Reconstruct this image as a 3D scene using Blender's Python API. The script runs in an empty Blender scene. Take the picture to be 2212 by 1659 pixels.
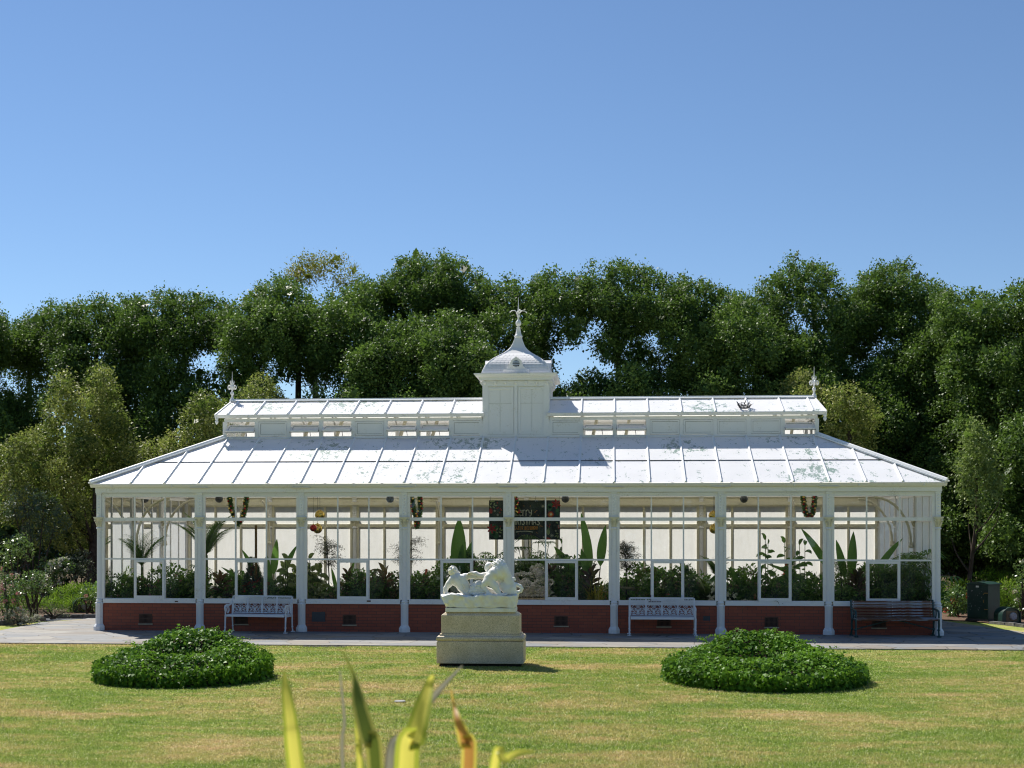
import bpy, math, random
import numpy as np
from mathutils import Vector, Matrix

R = math.radians
PI = math.pi
sc = bpy.context.scene
COL = sc.collection

# ------------------------------------------------------------------ camera model (used to turn measured directions into places)
TH, FD, HY, CAMH = .073848, 2852.3, 1131.15, 2.8
S_, C_ = math.sin(TH), math.cos(TH)
def _ray(x, y):
    u = (x - 1106) / FD; v = (HY - y) / FD
    return (-S_ + u * C_, C_ + u * S_, v)
def atY(x, y, Y):
    d = _ray(x, y); t = Y / d[1]; return Vector((d[0] * t, Y, CAMH + d[2] * t))
def atG(x, y, z=0.0):
    d = _ray(x, y); t = (z - CAMH) / d[2]; return Vector((d[0] * t, d[1] * t, z))
def atD(x, y, t):
    d = _ray(x, y); return Vector((d[0] * t, d[1] * t, CAMH + d[2] * t))
def sidep(x, y, z):
    """sideways position of a place in the view, to thin out what the photo cannot show"""
    Z = y * C_ - x * S_
    return (x * C_ + y * S_) / max(Z, .1)

# ------------------------------------------------------------------ tagging
def tag(o, label=None, cat=None, group=None, kind=None):
    if label: o['label'] = label
    if cat: o['category'] = cat
    if group: o['group'] = group
    if kind: o['kind'] = kind
    return o
def thing(name, loc, label, cat, group=None, rz=0.0):
    o = bpy.data.objects.new(name, None); COL.objects.link(o)
    o.empty_display_size = .2
    o.location = loc; o.rotation_euler = (0, 0, rz)
    return tag(o, label, cat, group)
def dup(o, parent, loc=None):
    c = o.copy(); COL.objects.link(c); c.parent = parent
    if loc is not None: c.location = loc
    for ch in o.children:
        dup(ch, c)
    return c

# ------------------------------------------------------------------ mesh builder
class MB:
    def __init__(s): s.v = []; s.f = []; s.m = []
    def add(s, vs, fs, mi=0):
        b = len(s.v); s.v += [(float(p[0]), float(p[1]), float(p[2])) for p in vs]
        s.f += [tuple(b + i for i in f) for f in fs]; s.m += [mi] * len(fs); return s
    def box(s, x0, x1, y0, y1, z0, z1, mi=0):
        return s.add([(x0,y0,z0),(x1,y0,z0),(x1,y1,z0),(x0,y1,z0),(x0,y0,z1),(x1,y0,z1),(x1,y1,z1),(x0,y1,z1)],
                     [(0,3,2,1),(4,5,6,7),(0,1,5,4),(1,2,6,5),(2,3,7,6),(3,0,4,7)], mi)
    def quad(s, a, b, c, d, mi=0): return s.add([a, b, c, d], [(0, 1, 2, 3)], mi)
    def beam(s, p, q, w, h, up=(0, 0, 1), mi=0):
        p = Vector(p); q = Vector(q); d = (q - p).normalized(); u = Vector(up)
        x = d.cross(u).normalized(); z = x.cross(d).normalized()
        a = x * (w / 2); b = z * (h / 2)
        return s.add([p-a-b, p+a-b, p+a+b, p-a+b, q-a-b, q+a-b, q+a+b, q-a+b],
                     [(0,1,2,3),(7,6,5,4),(0,4,5,1),(1,5,6,2),(2,6,7,3),(3,7,4,0)], mi)
    def tube(s, pts, r, n=8, closed=False, mi=0, sx=1.0, up=None):
        pts = [Vector(p) for p in pts]; k = len(pts)
        rs = r if isinstance(r, (list, tuple)) else [r] * k
        vs = []; prev = None
        for i, p in enumerate(pts):
            if closed: t = pts[(i + 1) % k] - pts[i - 1]
            else: t = pts[min(i + 1, k - 1)] - pts[max(i - 1, 0)]
            if t.length < 1e-9: t = Vector((0, 0, 1))
            t.normalize()
            if prev is None:
                a = Vector(up) if up else (Vector((0, 0, 1)) if abs(t.z) < .9 else Vector((1, 0, 0)))
            else: a = prev
            a = (a - t * a.dot(t))
            if a.length < 1e-6: a = t.orthogonal()
            a.normalize(); prev = a
            b = t.cross(a)
            for j in range(n):
                an = 2 * PI * j / n
                vs.append(p + (a * math.cos(an) * sx + b * math.sin(an)) * rs[i])
        fs = []
        for i in range(k if closed else k - 1):
            i2 = (i + 1) % k
            for j in range(n):
                j2 = (j + 1) % n
                fs.append((i*n+j, i*n+j2, i2*n+j2, i2*n+j))
        if not closed:
            fs.append(tuple(reversed(range(n)))); fs.append(tuple(range((k-1)*n, k*n)))
        return s.add(vs, fs, mi)
    def lathe(s, prof, c=(0, 0, 0), n=16, rot=0.0, flute=0.0, mi=0, cap=True):
        vs = []; k = len(prof)
        for (r, z) in prof:
            for j in range(n):
                an = rot + 2 * PI * j / n
                q = r * (1 - (flute if j % 2 else 0))
                vs.append((c[0] + q * math.cos(an), c[1] + q * math.sin(an), c[2] + z))
        fs = []
        for i in range(k - 1):
            for j in range(n):
                j2 = (j + 1) % n
                fs.append((i*n+j, i*n+j2, (i+1)*n+j2, (i+1)*n+j))
        if cap:
            fs.append(tuple(reversed(range(n)))); fs.append(tuple(range((k-1)*n, k*n)))
        return s.add(vs, fs, mi)
    def ball(s, c, r, n=10, m=7, mi=0, sz=1.0):
        return s.lathe([(max(r * math.sin(PI * i / m), 1e-4), -r * sz * math.cos(PI * i / m)) for i in range(m + 1)], c, n, mi=mi)
    def prism(s, poly, z0, z1, mi=0):
        n = len(poly)
        vs = [(p[0], p[1], z0) for p in poly] + [(p[0], p[1], z1) for p in poly]
        fs = [tuple(reversed(range(n))), tuple(range(n, 2 * n))] + [(i, (i+1) % n, n + (i+1) % n, n + i) for i in range(n)]
        return s.add(vs, fs, mi)
    def extx(s, prof, x0, x1, mi=0):
        """profile of (y, z) pulled along x"""
        n = len(prof)
        vs = [(x0, p[0], p[1]) for p in prof] + [(x1, p[0], p[1]) for p in prof]
        fs = [tuple(range(n)), tuple(reversed(range(n, 2 * n)))] + [(n + i, n + (i+1) % n, (i+1) % n, i) for i in range(n)]
        return s.add(vs, fs, mi)
    def exty(s, prof, y0, y1, mi=0):
        """profile of (x, z) pulled along y"""
        n = len(prof)
        vs = [(p[0], y0, p[1]) for p in prof] + [(p[0], y1, p[1]) for p in prof]
        fs = [tuple(reversed(range(n))), tuple(range(n, 2 * n))] + [(i, (i+1) % n, n + (i+1) % n, n + i) for i in range(n)]
        return s.add(vs, fs, mi)
    def xf(s, m):
        s.v = [tuple(m @ Vector(p)) for p in s.v]; return s
    def merge(s, o, m=None, mi=None):
        vs = o.v if m is None else [m @ Vector(p) for p in o.v]
        b = len(s.v); s.v += [tuple(p) for p in vs]; s.f += [tuple(b + i for i in f) for f in o.f]
        s.m += o.m if mi is None else [mi] * len(o.f); return s
    def build(s, name, mats, parent=None, loc=(0, 0, 0), rot=None, smooth=False, bevel=0.0):
        me = bpy.data.meshes.new(name)
        me.from_pydata(s.v, [], s.f)
        if not isinstance(mats, (list, tuple)): mats = [mats]
        for m in mats: me.materials.append(m)
        if len(mats) > 1: me.polygons.foreach_set('material_index', s.m)
        me.validate()
        if smooth:
            me.polygons.foreach_set('use_smooth', [True] * len(me.polygons))
            try: me.set_sharp_from_angle(angle=R(40))
            except Exception: pass
        me.update()
        o = bpy.data.objects.new(name, me); COL.objects.link(o)
        o.location = loc
        if rot is not None: o.rotation_euler = rot
        if parent is not None: o.parent = parent
        if bevel:
            b = o.modifiers.new('bevel', 'BEVEL'); b.width = bevel; b.segments = 2; b.limit_method = 'ANGLE'
        return o

def np_mesh(name, V, F, mats, tint=None, parent=None, loc=(0, 0, 0), smooth=False, mi=None):
    """V (n,3), F (m,3 or 4)"""
    V = np.asarray(V, np.float32); F = np.asarray(F, np.int32)
    me = bpy.data.meshes.new(name)
    k = F.shape[1]
    me.vertices.add(len(V)); me.vertices.foreach_set('co', V.ravel())
    me.loops.add(F.size); me.loops.foreach_set('vertex_index', F.ravel())
    me.polygons.add(len(F)); me.polygons.foreach_set('loop_start', np.arange(0, F.size, k, dtype=np.int32))
    try: me.polygons.foreach_set('loop_total', np.full(len(F), k, np.int32))
    except Exception: pass
    if not isinstance(mats, (list, tuple)): mats = [mats]
    for m in mats: me.materials.append(m)
    if mi is not None: me.polygons.foreach_set('material_index', np.asarray(mi, np.int32))
    if tint is not None:
        a = me.attributes.new('tint', 'FLOAT', 'FACE'); a.data.foreach_set('value', np.asarray(tint, np.float32))
    if smooth: me.polygons.foreach_set('use_smooth', np.ones(len(F), bool))
    me.update(calc_edges=True)
    o = bpy.data.objects.new(name, me); COL.objects.link(o); o.location = loc
    if parent is not None: o.parent = parent
    return o

# ------------------------------------------------------------------ materials
class NT:
    def __init__(s, name):
        s.m = bpy.data.materials.new(name); s.m.use_nodes = True
        s.t = s.m.node_tree; s.t.nodes.clear()
        s.out = s.n('ShaderNodeOutputMaterial')
    def n(s, t, **kw):
        x = s.t.nodes.new(t)
        for k, v in kw.items():
            if k in ('ins',):
                for a, b in v.items():
                    if hasattr(b, 'is_linked') or hasattr(b, 'links'): s.t.links.new(b, x.inputs[a])
                    else: x.inputs[a].default_value = b
            else: setattr(x, k, v)
        return x
    def l(s, a, b): s.t.links.new(a, b)
    def pos(s, scale=(1, 1, 1), obj=True):
        c = s.n('ShaderNodeTexCoord'); mp = s.n('ShaderNodeMapping')
        s.l(c.outputs['Object'], mp.inputs[0]); mp.inputs['Scale'].default_value = scale
        return mp.outputs[0]
    def wpos(s, scale=(1, 1, 1)):
        c = s.n('ShaderNodeNewGeometry'); mp = s.n('ShaderNodeMapping')
        s.l(c.outputs['Position'], mp.inputs[0]); mp.inputs['Scale'].default_value = scale
        return mp.outputs[0]
    def noise(s, vec, scale, detail=4, rough=.55, dist=0):
        x = s.n('ShaderNodeTexNoise'); x.inputs['Scale'].default_value = scale; x.inputs['Detail'].default_value = detail
        x.inputs['Roughness'].default_value = rough; x.inputs['Distortion'].default_value = dist
        s.l(vec, x.inputs['Vector']); return x.outputs['Fac']
    def ramp(s, fac, stops, interp='LINEAR'):
        x = s.n('ShaderNodeValToRGB'); r = x.color_ramp; r.interpolation = interp
        while len(r.elements) < len(stops): r.elements.new(.5)
        for e, (p, c) in zip(r.elements, stops):
            e.position = p; e.color = (c, c, c, 1) if isinstance(c, (int, float)) else (*c, 1)
        s.l(fac, x.inputs[0]); return x.outputs[0]
    def mix(s, fac, a, b, blend='MIX'):
        x = s.n('ShaderNodeMix', data_type='RGBA', blend_type=blend)
        for sock, v in ((x.inputs[0], fac), (x.inputs[6], a), (x.inputs[7], b)):
            if isinstance(v, (int, float)): sock.default_value = v
            elif isinstance(v, tuple): sock.default_value = (*v, 1) if len(v) == 3 else v
            else: s.l(v, sock)
        return x.outputs[2]
    def math(s, op, a, b=0.0, clamp=False):
        x = s.n('ShaderNodeMath', operation=op); x.use_clamp = clamp
        for sock, v in ((x.inputs[0], a), (x.inputs[1], b)):
            if isinstance(v, (int, float)): sock.default_value = v
            else: s.l(v, sock)
        return x.outputs[0]
    def bump(s, h, strength=.3, dist=.02):
        x = s.n('ShaderNodeBump'); x.inputs['Strength'].default_value = strength; x.inputs['Distance'].default_value = dist
        s.l(h, x.inputs['Height']); return x.outputs[0]
    def bsdf(s, col, rough=.5, spec=.5, metal=0.0, normal=None):
        x = s.n('ShaderNodeBsdfPrincipled')
        if isinstance(col, tuple): x.inputs['Base Color'].default_value = (*col, 1)
        else: s.l(col, x.inputs['Base Color'])
        if isinstance(rough, (int, float)): x.inputs['Roughness'].default_value = rough
        else: s.l(rough, x.inputs['Roughness'])
        x.inputs['Specular IOR Level'].default_value = spec; x.inputs['Metallic'].default_value = metal
        if normal is not None: s.l(normal, x.inputs['Normal'])
        return x.outputs[0]
    def done(s, sh): s.l(sh, s.out.inputs[0]); return s.m
    def mixs(s, fac, a, b):
        x = s.n('ShaderNodeMixShader')
        if isinstance(fac, (int, float)): x.inputs[0].default_value = fac
        else: s.l(fac, x.inputs[0])
        s.l(a, x.inputs[1]); s.l(b, x.inputs[2]); return x.outputs[0]

def simple(name, col, rough=.5, spec=.5, metal=0.0, var=.12, scale=6.0, bump=0.0, bscale=40.0):
    t = NT(name); p = t.pos()
    f = t.noise(p, scale, 5)
    lo = tuple(c * (1 - var) for c in col); hi = tuple(min(1, c * (1 + var)) for c in col)
    c = t.ramp(f, [(.3, lo), (.7, hi)])
    nm = t.bump(t.noise(p, bscale, 3), bump, .01) if bump else None
    return t.done(t.bsdf(c, rough, spec, metal, nm))

def leaf_mat(name, dark, light, trans=.3, rough=.42, spec=.45, tcol=None):
    t = NT(name)
    a = t.n('ShaderNodeAttribute', attribute_name='tint')
    c = t.ramp(a.outputs['Fac'], [(0, dark), (1, light)])
    sh = t.bsdf(c, rough, spec)
    tr = t.n('ShaderNodeBsdfTranslucent')
    if tcol is None: t.l(t.mix(.6, c, (.12, .21, .025)), tr.inputs[0])
    else: tr.inputs[0].default_value = (*tcol, 1)
    return t.done(t.mixs(trans, sh, tr.outputs[0]))

def white_paint(name, col=(.80, .79, .775), dirt=(.42, .38, .27), amount=.5):
    t = NT(name); p = t.wpos()
    f1 = t.noise(p, 2.2, 6, .65); f2 = t.noise(p, 22, 4, .7)
    m = t.ramp(t.math('MULTIPLY', f1, f2), [(.30, 0.0), (.46, amount)])
    c = t.mix(m, col, dirt)
    chips = t.ramp(t.noise(p, 9, 6, .8), [(.70, 0.0), (.73, .6)])
    c = t.mix(chips, c, (.25, .22, .17))
    return t.done(t.bsdf(c, .42, .4, 0, t.bump(f2, .08, .004)))

M = {}
M['white'] = white_paint('white_paint')
M['barwhite'] = white_paint('fresh_white_paint', (.86, .86, .85), (.5, .46, .38), .2)
M['cream'] = white_paint('cream_paint', (.70, .66, .50), (.35, .28, .15), .6)
M['bench_white'] = white_paint('bench_white_paint', (.70, .72, .75), (.36, .30, .24), .35)
M['column'] = white_paint('column_paint', (.78, .78, .775), (.45, .42, .33), .35)

def m_roof(nm='painted_roof_glass', tr_=.15):
    t = NT(nm); p = t.pos()
    area = t.ramp(t.noise(p, .42, 2, .5), [(.45, 0.0), (.66, 1.0)])
    st = t.pos((1.0, .6, 1.0))
    fl = t.noise(st, 5.5, 8, .75, .3); fl2 = t.noise(st, 24, 5, .7)
    s = t.math('ADD', t.math('MULTIPLY', fl, .72), t.math('MULTIPLY', fl2, .30))
    s = t.math('ADD', s, t.math('MULTIPLY', area, .085))
    peel = t.ramp(s, [(.598, 0.0), (.606, 1.0)])
    tone = t.ramp(t.noise(p, 1.1, 4), [(.3, (.82, .82, .83)), (.7, (.88, .88, .89))])
    c = t.mix(peel, tone, (.27, .37, .33))
    nm = t.bump(t.noise(p, 30, 3), .12, .004)
    sh = t.bsdf(c, .45, .2, 0, nm)
    tr = t.n('ShaderNodeBsdfTranslucent'); tr.inputs[0].default_value = (.92, .90, .82, 1)
    return t.done(t.mixs(tr_, sh, tr.outputs[0]))
M['roof'] = m_roof(); M['roof_fill'] = m_roof('extra_translucent_roof_glass', .62)  # unseen back slopes set extra translucent to brighten the interior

def m_panel(nm='whitewashed_glass', k=1.0):
    t = NT(nm); p = t.pos()
    f = t.noise(t.pos((3, 3, .8)), 2.0, 5, .6)
    c = t.ramp(f, [(.3, (.84 * k, .84 * k, .81 * k)), (.7, (.93 * k, .93 * k, .92 * k))])
    d = t.n('ShaderNodeBsdfDiffuse'); t.l(c, d.inputs[0])
    tr = t.n('ShaderNodeBsdfTranslucent'); t.l(c, tr.inputs[0])
    return t.done(t.mixs(.74, d.outputs[0], tr.outputs[0]))
M['panel'] = m_panel(); M['panel2'] = m_panel('thin_whitewashed_glass', .72)
M['seam'] = simple('paint_seam', (.60, .60, .56), .7, .2); M['gap_shade'] = simple('shutter_gap_shade', (.13, .12, .10), .8, .2)  # the darker tone stands in for shade in the shutter gaps

def m_glass():
    t = NT('window_glass'); p = t.pos()
    nm = t.bump(t.noise(p, 1.1, 1), .004, .03)
    fr = t.n('ShaderNodeFresnel'); fr.inputs['IOR'].default_value = 1.5; t.l(nm, fr.inputs['Normal'])
    fac = t.math('MULTIPLY', fr.outputs[0], 1.6, True)
    tp = t.n('ShaderNodeBsdfTransparent'); tp.inputs[0].default_value = (.95, .965, .955, 1)
    gl = t.n('ShaderNodeBsdfGlossy'); gl.inputs['Roughness'].default_value = .0; t.l(nm, gl.inputs['Normal'])
    a = t.mixs(fac, tp.outputs[0], gl.outputs[0])
    df = t.n('ShaderNodeBsdfDiffuse'); df.inputs[0].default_value = (.75, .78, .75, 1)
    dust = t.ramp(t.noise(t.pos((1, 1, .45)), 2.5, 6, .7, .6), [(.42, .006), (.75, .05)])
    return t.done(t.mixs(dust, a, df.outputs[0]))
M['glass'] = m_glass()

def m_brick():
    t = NT('red_brick')
    c0 = t.n('ShaderNodeTexCoord'); sp = t.n('ShaderNodeSeparateXYZ'); t.l(c0.outputs['Object'], sp.inputs[0])
    cb = t.n('ShaderNodeCombineXYZ')
    t.l(t.math('ADD', sp.outputs[0], sp.outputs[1]), cb.inputs[0]); t.l(sp.outputs[2], cb.inputs[1])
    b = t.n('ShaderNodeTexBrick'); t.l(cb.outputs[0], b.inputs['Vector'])
    b.inputs['Scale'].default_value = 1.0; b.inputs['Brick Width'].default_value = .235; b.inputs['Row Height'].default_value = .079
    b.inputs['Mortar Size'].default_value = .0055; b.inputs['Mortar Smooth'].default_value = .15; b.inputs['Bias'].default_value = -.2
    b.inputs['Color1'].default_value = (.33, .080, .042, 1); b.inputs['Color2'].default_value = (.245, .056, .033, 1); b.inputs['Mortar'].default_value = (.075, .05, .042, 1)
    f = t.noise(t.pos(), 5, 5, .7)
    c = t.mix(t.ramp(f, [(.35, 0.0), (.75, .35)]), b.outputs['Color'], (.20, .055, .035))
    eff = t.ramp(t.noise(t.pos((.5, .5, 3)), 2.0, 6, .8), [(.66, 0.0), (.72, .45)])
    c = t.mix(eff, c, (.45, .36, .32))
    nm = t.bump(t.math('SUBTRACT', 1.0, b.outputs['Fac']), .5, .006)
    return t.done(t.bsdf(c, .5, .35, 0, nm))
M['brick'] = m_brick()

def m_flag():
    t = NT('flagstones'); p = t.wpos((.95, 1.5, 1))
    w = t.n('ShaderNodeTexNoise'); w.inputs['Scale'].default_value = 1.4; t.l(p, w.inputs['Vector'])
    pw = t.mix(.16, p, w.outputs['Color'])
    v = t.n('ShaderNodeTexVoronoi', feature='DISTANCE_TO_EDGE'); v.inputs['Scale'].default_value = 1.35; t.l(pw, v.inputs['Vector'])
    vc = t.n('ShaderNodeTexVoronoi'); vc.inputs['Scale'].default_value = 1.35; t.l(pw, vc.inputs['Vector'])
    se = t.n('ShaderNodeSeparateColor'); t.l(vc.outputs['Color'], se.inputs[0])
    stone = t.ramp(se.outputs[0], [(0, (.17, .185, .20)), (.35, (.27, .27, .265)), (.7, (.23, .20, .165)), (1, (.33, .315, .28))])
    stone = t.mix(t.ramp(t.noise(p, 7, 6, .7), [(.35, 0.0), (.8, .5)]), stone, (.16, .155, .15))
    gap = t.ramp(v.outputs['Distance'], [(.006, 1.0), (.018, 0.0)])
    c = t.mix(gap, stone, (.09, .08, .07))
    nm = t.bump(t.ramp(v.outputs['Distance'], [(.0, 0.0), (.05, 1.0)]), .4, .01)
    return t.done(t.bsdf(c, .75, .3, 0, nm))
M['flag'] = m_flag()

def lawn_color(t):
    p = t.wpos((.52, 1.0, 1.0))
    a = t.noise(p, .60, 6, .66, .5); b = t.noise(t.wpos((.8, 1.6, 1)), 2.6, 5, .65)
    s = t.math('ADD', t.math('MULTIPLY', a, .68), t.math('MULTIPLY', b, .36))
    return t.ramp(s, [(.36, (.175, .295, .035)), (.485, (.295, .375, .075)), (.57, (.48, .43, .15)), (.67, (.66, .49, .26))])
def m_lawn():
    t = NT('mown_lawn'); c = lawn_color(t)
    f = t.noise(t.wpos((1, 1, 1)), 60, 3, .7)
    c = t.mix(t.ramp(f, [(.3, .35), (.7, 0.0)]), c, (.09, .10, .03))
    return t.done(t.bsdf(c, .9, .1, 0, t.bump(f, .8, .03)))
M['lawn'] = m_lawn()
def m_blade():
    t = NT('grass_blade'); c = lawn_color(t)
    a = t.n('ShaderNodeAttribute', attribute_name='tint')
    c = t.mix(t.ramp(a.outputs['Fac'], [(0, .4), (.5, 0.0)]), c, (.08, .13, .03))
    c = t.mix(t.ramp(a.outputs['Fac'], [(.80, 0.0), (1.0, .6)]), c, (.80, .76, .50))
    sh = t.bsdf(c, .5, .35); tr = t.n('ShaderNodeBsdfTranslucent'); t.l(c, tr.inputs[0])
    return t.done(t.mixs(.5, sh, tr.outputs[0]))
M['blade'] = m_blade()

def m_granite():
    t = NT('speckled_granite'); p = t.pos()
    v = t.n('ShaderNodeTexVoronoi'); v.inputs['Scale'].default_value = 150; t.l(p, v.inputs['Vector'])
    se = t.n('ShaderNodeSeparateColor'); t.l(v.outputs['Color'], se.inputs[0])
    c = t.ramp(se.outputs[0], [(0, (.22, .185, .13)), (.22, (.60, .495, .35)), (.6, (.77, .64, .47)), (1, (.86, .74, .58))])
    st = t.ramp(t.noise(p, 2.4, 5, .6), [(.4, 0.0), (.75, .55)])
    c = t.mix(st, c, (.46, .36, .19))
    return t.done(t.bsdf(c, .6, .35, 0, t.bump(se.outputs[1], .1, .003)))
M['granite'] = m_granite()
def m_marble():
    t = NT('weathered_white_marble'); p = t.pos()
    m = t.ramp(t.noise(p, 3.2, 5, .6, .5), [(.48, 0.0), (.68, .55)])
    c = t.mix(m, (.86, .85, .81), (.74, .62, .38))
    return t.done(t.bsdf(c, .5, .35, 0, t.bump(t.noise(p, 26, 5, .7), .25, .01)))
M['marble'] = m_marble()
M['mulch'] = simple('bark_mulch', (.13, .085, .06), .95, .1, 0, .7, 38, .9, 45)
M['asphalt'] = simple('grey_asphalt', (.16, .17, .18), .9, .2, 0, .3, 30, .3, 120)
M['kerb'] = simple('basalt_kerb', (.13, .125, .12), .9, .2, 0, .5, 7, .8, 18)
M['soil'] = simple('garden_soil', (.05, .038, .028), .95, .1, 0, .5, 14, .8, 30)
M['floor'] = simple('paved_floor', (.34, .30, .24), .8, .2, 0, .2, 3)
M['bark'] = simple('grey_brown_bark', (.07, .055, .042), .95, .1, 0, .5, 7, .9, 12)
M['palebark'] = simple('pale_bark', (.24, .20, .15), .9, .1, 0, .4, 5, .5, 12)
M['stem'] = simple('green_stem', (.10, .13, .04), .6, .3)
M['vent'] = simple('brown_cast_vent', (.085, .045, .03), .6, .4, .2, .3)
M['black'] = simple('black_void', (.012, .012, .012), .8, .2)
M['darkmetal'] = simple('dark_metal', (.04, .04, .045), .5, .5, .5)
M['cover'] = simple('pale_cover', (.30, .30, .28), .7, .2); M['plaque'] = simple('weathered_plaque', (.055, .06, .07), .5, .5, .3)
M['greenpaint'] = simple('dark_green_paint', (.010, .040, .032), .38, .5, 0, .25, 5)
M['benchgreen'] = simple('bench_green_iron', (.006, .045, .045), .4, .5, 0, .3, 9)
M['brass'] = simple('tarnished_brass', (.42, .28, .10), .4, .5, .7)
M['lamp_glass'] = simple('frosted_lamp', (.36, .37, .41), .3, .5)
M['timber'] = None
def m_timber():
    t = NT('peeling_bench_timber'); p = t.pos((.8, 7, 7))
    f = t.noise(p, 3.0, 7, .75)
    c = t.ramp(f, [(.36, (.09, .042, .022)), (.52, (.16, .075, .04)), (.56, (.22, .24, .27)), (.75, (.34, .36, .40))])
    return t.done(t.bsdf(c, .6, .35, 0, t.bump(f, .4, .004)))
M['timber'] = m_timber()
M['gold'] = simple('gold_foil', (.72, .52, .13), .18, .5, 1.0)
M['redfoil'] = simple('red_foil', (.42, .02, .015), .2, .5, .6)
M['orange'] = simple('orange_plastic', (.75, .11, .02), .4)
M['terracotta'] = simple('stone_urn', (.36, .31, .22), .85, .2, 0, .25, 8, .4)
M['ceramic'] = simple('white_marking', (.75, .75, .75), .5)
# ================================================================== CONSERVATORY
XC, YF = -2.559, 33.493
W2, DEP, BAY = 10.6838, 7.078, 2.67095
NB = 8
CY = DEP / 2; C0 = 2.567; C1 = DEP - C0; CX = 8.117      # clerestory front / back / half length
EAVE, OV = 3.82, .19
CON = thing('conservatory', (XC, YF, 0), 'long white glasshouse with a red brick base, raised vent storey and domed cupola', 'conservatory')

def roofpt(x, t, side=-1):
    y = -OV + t * (C0 + OV); z = EAVE + .012 + t * (5.17 - EAVE)
    return (x, y if side < 0 else DEP - y, z)

# ---- brick base
b = MB()
b.box(-W2 + .02, W2 - .02, -.01, .20, 0, .735)
b.box(-W2 + .02, W2 - .02, DEP - .20, DEP + .01, 0, .735)
b.box(-W2 - .01, -W2 + .20, .20, DEP - .20, 0, .735)
b.box(W2 - .20, W2 + .01, .20, DEP - .20, 0, .735)
b.build('brick_base', M['brick'], CON)
b = MB(); b.box(-W2 + .2, W2 - .2, .2, DEP - .2, .0, .03); b.build('floor', M['floor'], CON)

# ---- sill boards
def sill(x0, x1, y, sgn):
    s = MB()
    ya, yb = (y - .055, y + .20) if sgn < 0 else (y - .20, y + .055)
    s.box(x0, x1, ya, yb, .742, .848)
    return s
for i in range(NB):
    x = -W2 + i * BAY
    s = sill(x + .11, x + BAY - .11, 0, -1)
    if i == 2: s.box(x + 1.70, x + 1.80, -.062, -.05, .80, .835, 1)
    if i == 0: s.box(x + 2.02, x + 2.10, -.062, -.05, .772, .80, 1)
    if i == 5: s.box(x + .86, x + 1.22, -.064, -.05, .818, .848, 1); s.box(x + .90, x + .925, -.064, -.05, .85, 1.0, 1)
    s.build('sill', [M['column'], M['vent']], CON)
for i in range(NB):
    x = -W2 + i * BAY
    sill(x + .11, x + BAY - .11, DEP, 1).build('sill', M['column'], CON)

# ---- columns
def column_mesh():
    c = MB()
    c.lathe([(.103, .19), (.103, .70), (.112, .72), (.112, .745), (.088, .765)], n=8, rot=PI / 8)
    c.lathe([(.078, .765), (.095, .79), (.095, .81), (.078, .83), (.074, .85)], n=24)
    c.lathe([(.070, .85), (.066, 2.66)], n=32, flute=.12)
    c.lathe([(.075, 2.655), (.09, 2.67), (.09, 2.69), (.07, 2.705), (.066, 2.72)], n=24)
    c.box(-.062, .062, -.062, .062, 2.975, 3.585)
    c.box(-.075, .075, -.075, .075, 3.56, 3.60)
    return c
def base_mesh():
    c = MB(); c.lathe([(.152, 0), (.152, .125), (.142, .145), (.132, .15), (.128, .17), (.108, .195)], n=8, rot=PI / 8); return c
def capital_mesh():
    c = MB()
    c.lathe([(.066, 2.72), (.07, 2.78), (.078, 2.84), (.10, 2.90), (.112, 2.925)], n=16)
    c.box(-.112, .112, -.112, .112, 2.925, 2.945); c.box(-.122, .122, -.122, .122, 2.945, 2.975)
    for k in range(4):
        a = PI / 4 + k * PI / 2
        p = (.112 * math.cos(a) * 1.1, .112 * math.sin(a) * 1.1)
        c.ball((p[0], p[1], 2.885), .032, 8, 6)
    for k in range(8):
        a = k * PI / 4
        c.tube([(.068 * math.cos(a), .068 * math.sin(a), 2.73), (.085 * math.cos(a), .085 * math.sin(a), 2.80), (.115 * math.cos(a), .115 * math.sin(a), 2.845), (.105 * math.cos(a), .105 * math.sin(a), 2.825)], [.018, .02, .014, .008], 6)
    return c
def zig_mesh():
    c = MB()
    for k in range(7):
        z = 3.02 + k * .075
        for (dx, dy) in ((0, -1), (-1, 0), (1, 0)):
            if dy:
                c.add([(-.04, -.062, z + .05), (.04, -.062, z + .05), (0, -.062, z), (0, -.082, z + .042)], [(0, 2, 3), (2, 1, 3), (1, 0, 3)])
            else:
                X = .062 * dx
                c.add([(X, -.04, z + .05), (X, .04, z + .05), (X, 0, z), (X + .02 * dx, 0, z + .042)], [(0, 2, 3), (2, 1, 3), (1, 0, 3)])
    return c
col0 = column_mesh().build('column', M['column'], CON, (-W2, 0, 0), smooth=True)
base_mesh().build('column_base', M['column'], col0)
capital_mesh().build('capital', M['cream'], col0, smooth=True)
zig_mesh().build('zigzag_ornament', M['column'], col0)
for i in range(1, NB + 1): dup(col0, CON, (-W2 + i * BAY, 0, 0))
for i in range(0, NB + 1): dup(col0, CON, (-W2 + i * BAY, DEP, 0))
EB = DEP / 3
for sx in (-1, 1):
    for k in (1, 2): dup(col0, CON, (sx * W2, k * EB, 0))

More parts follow.
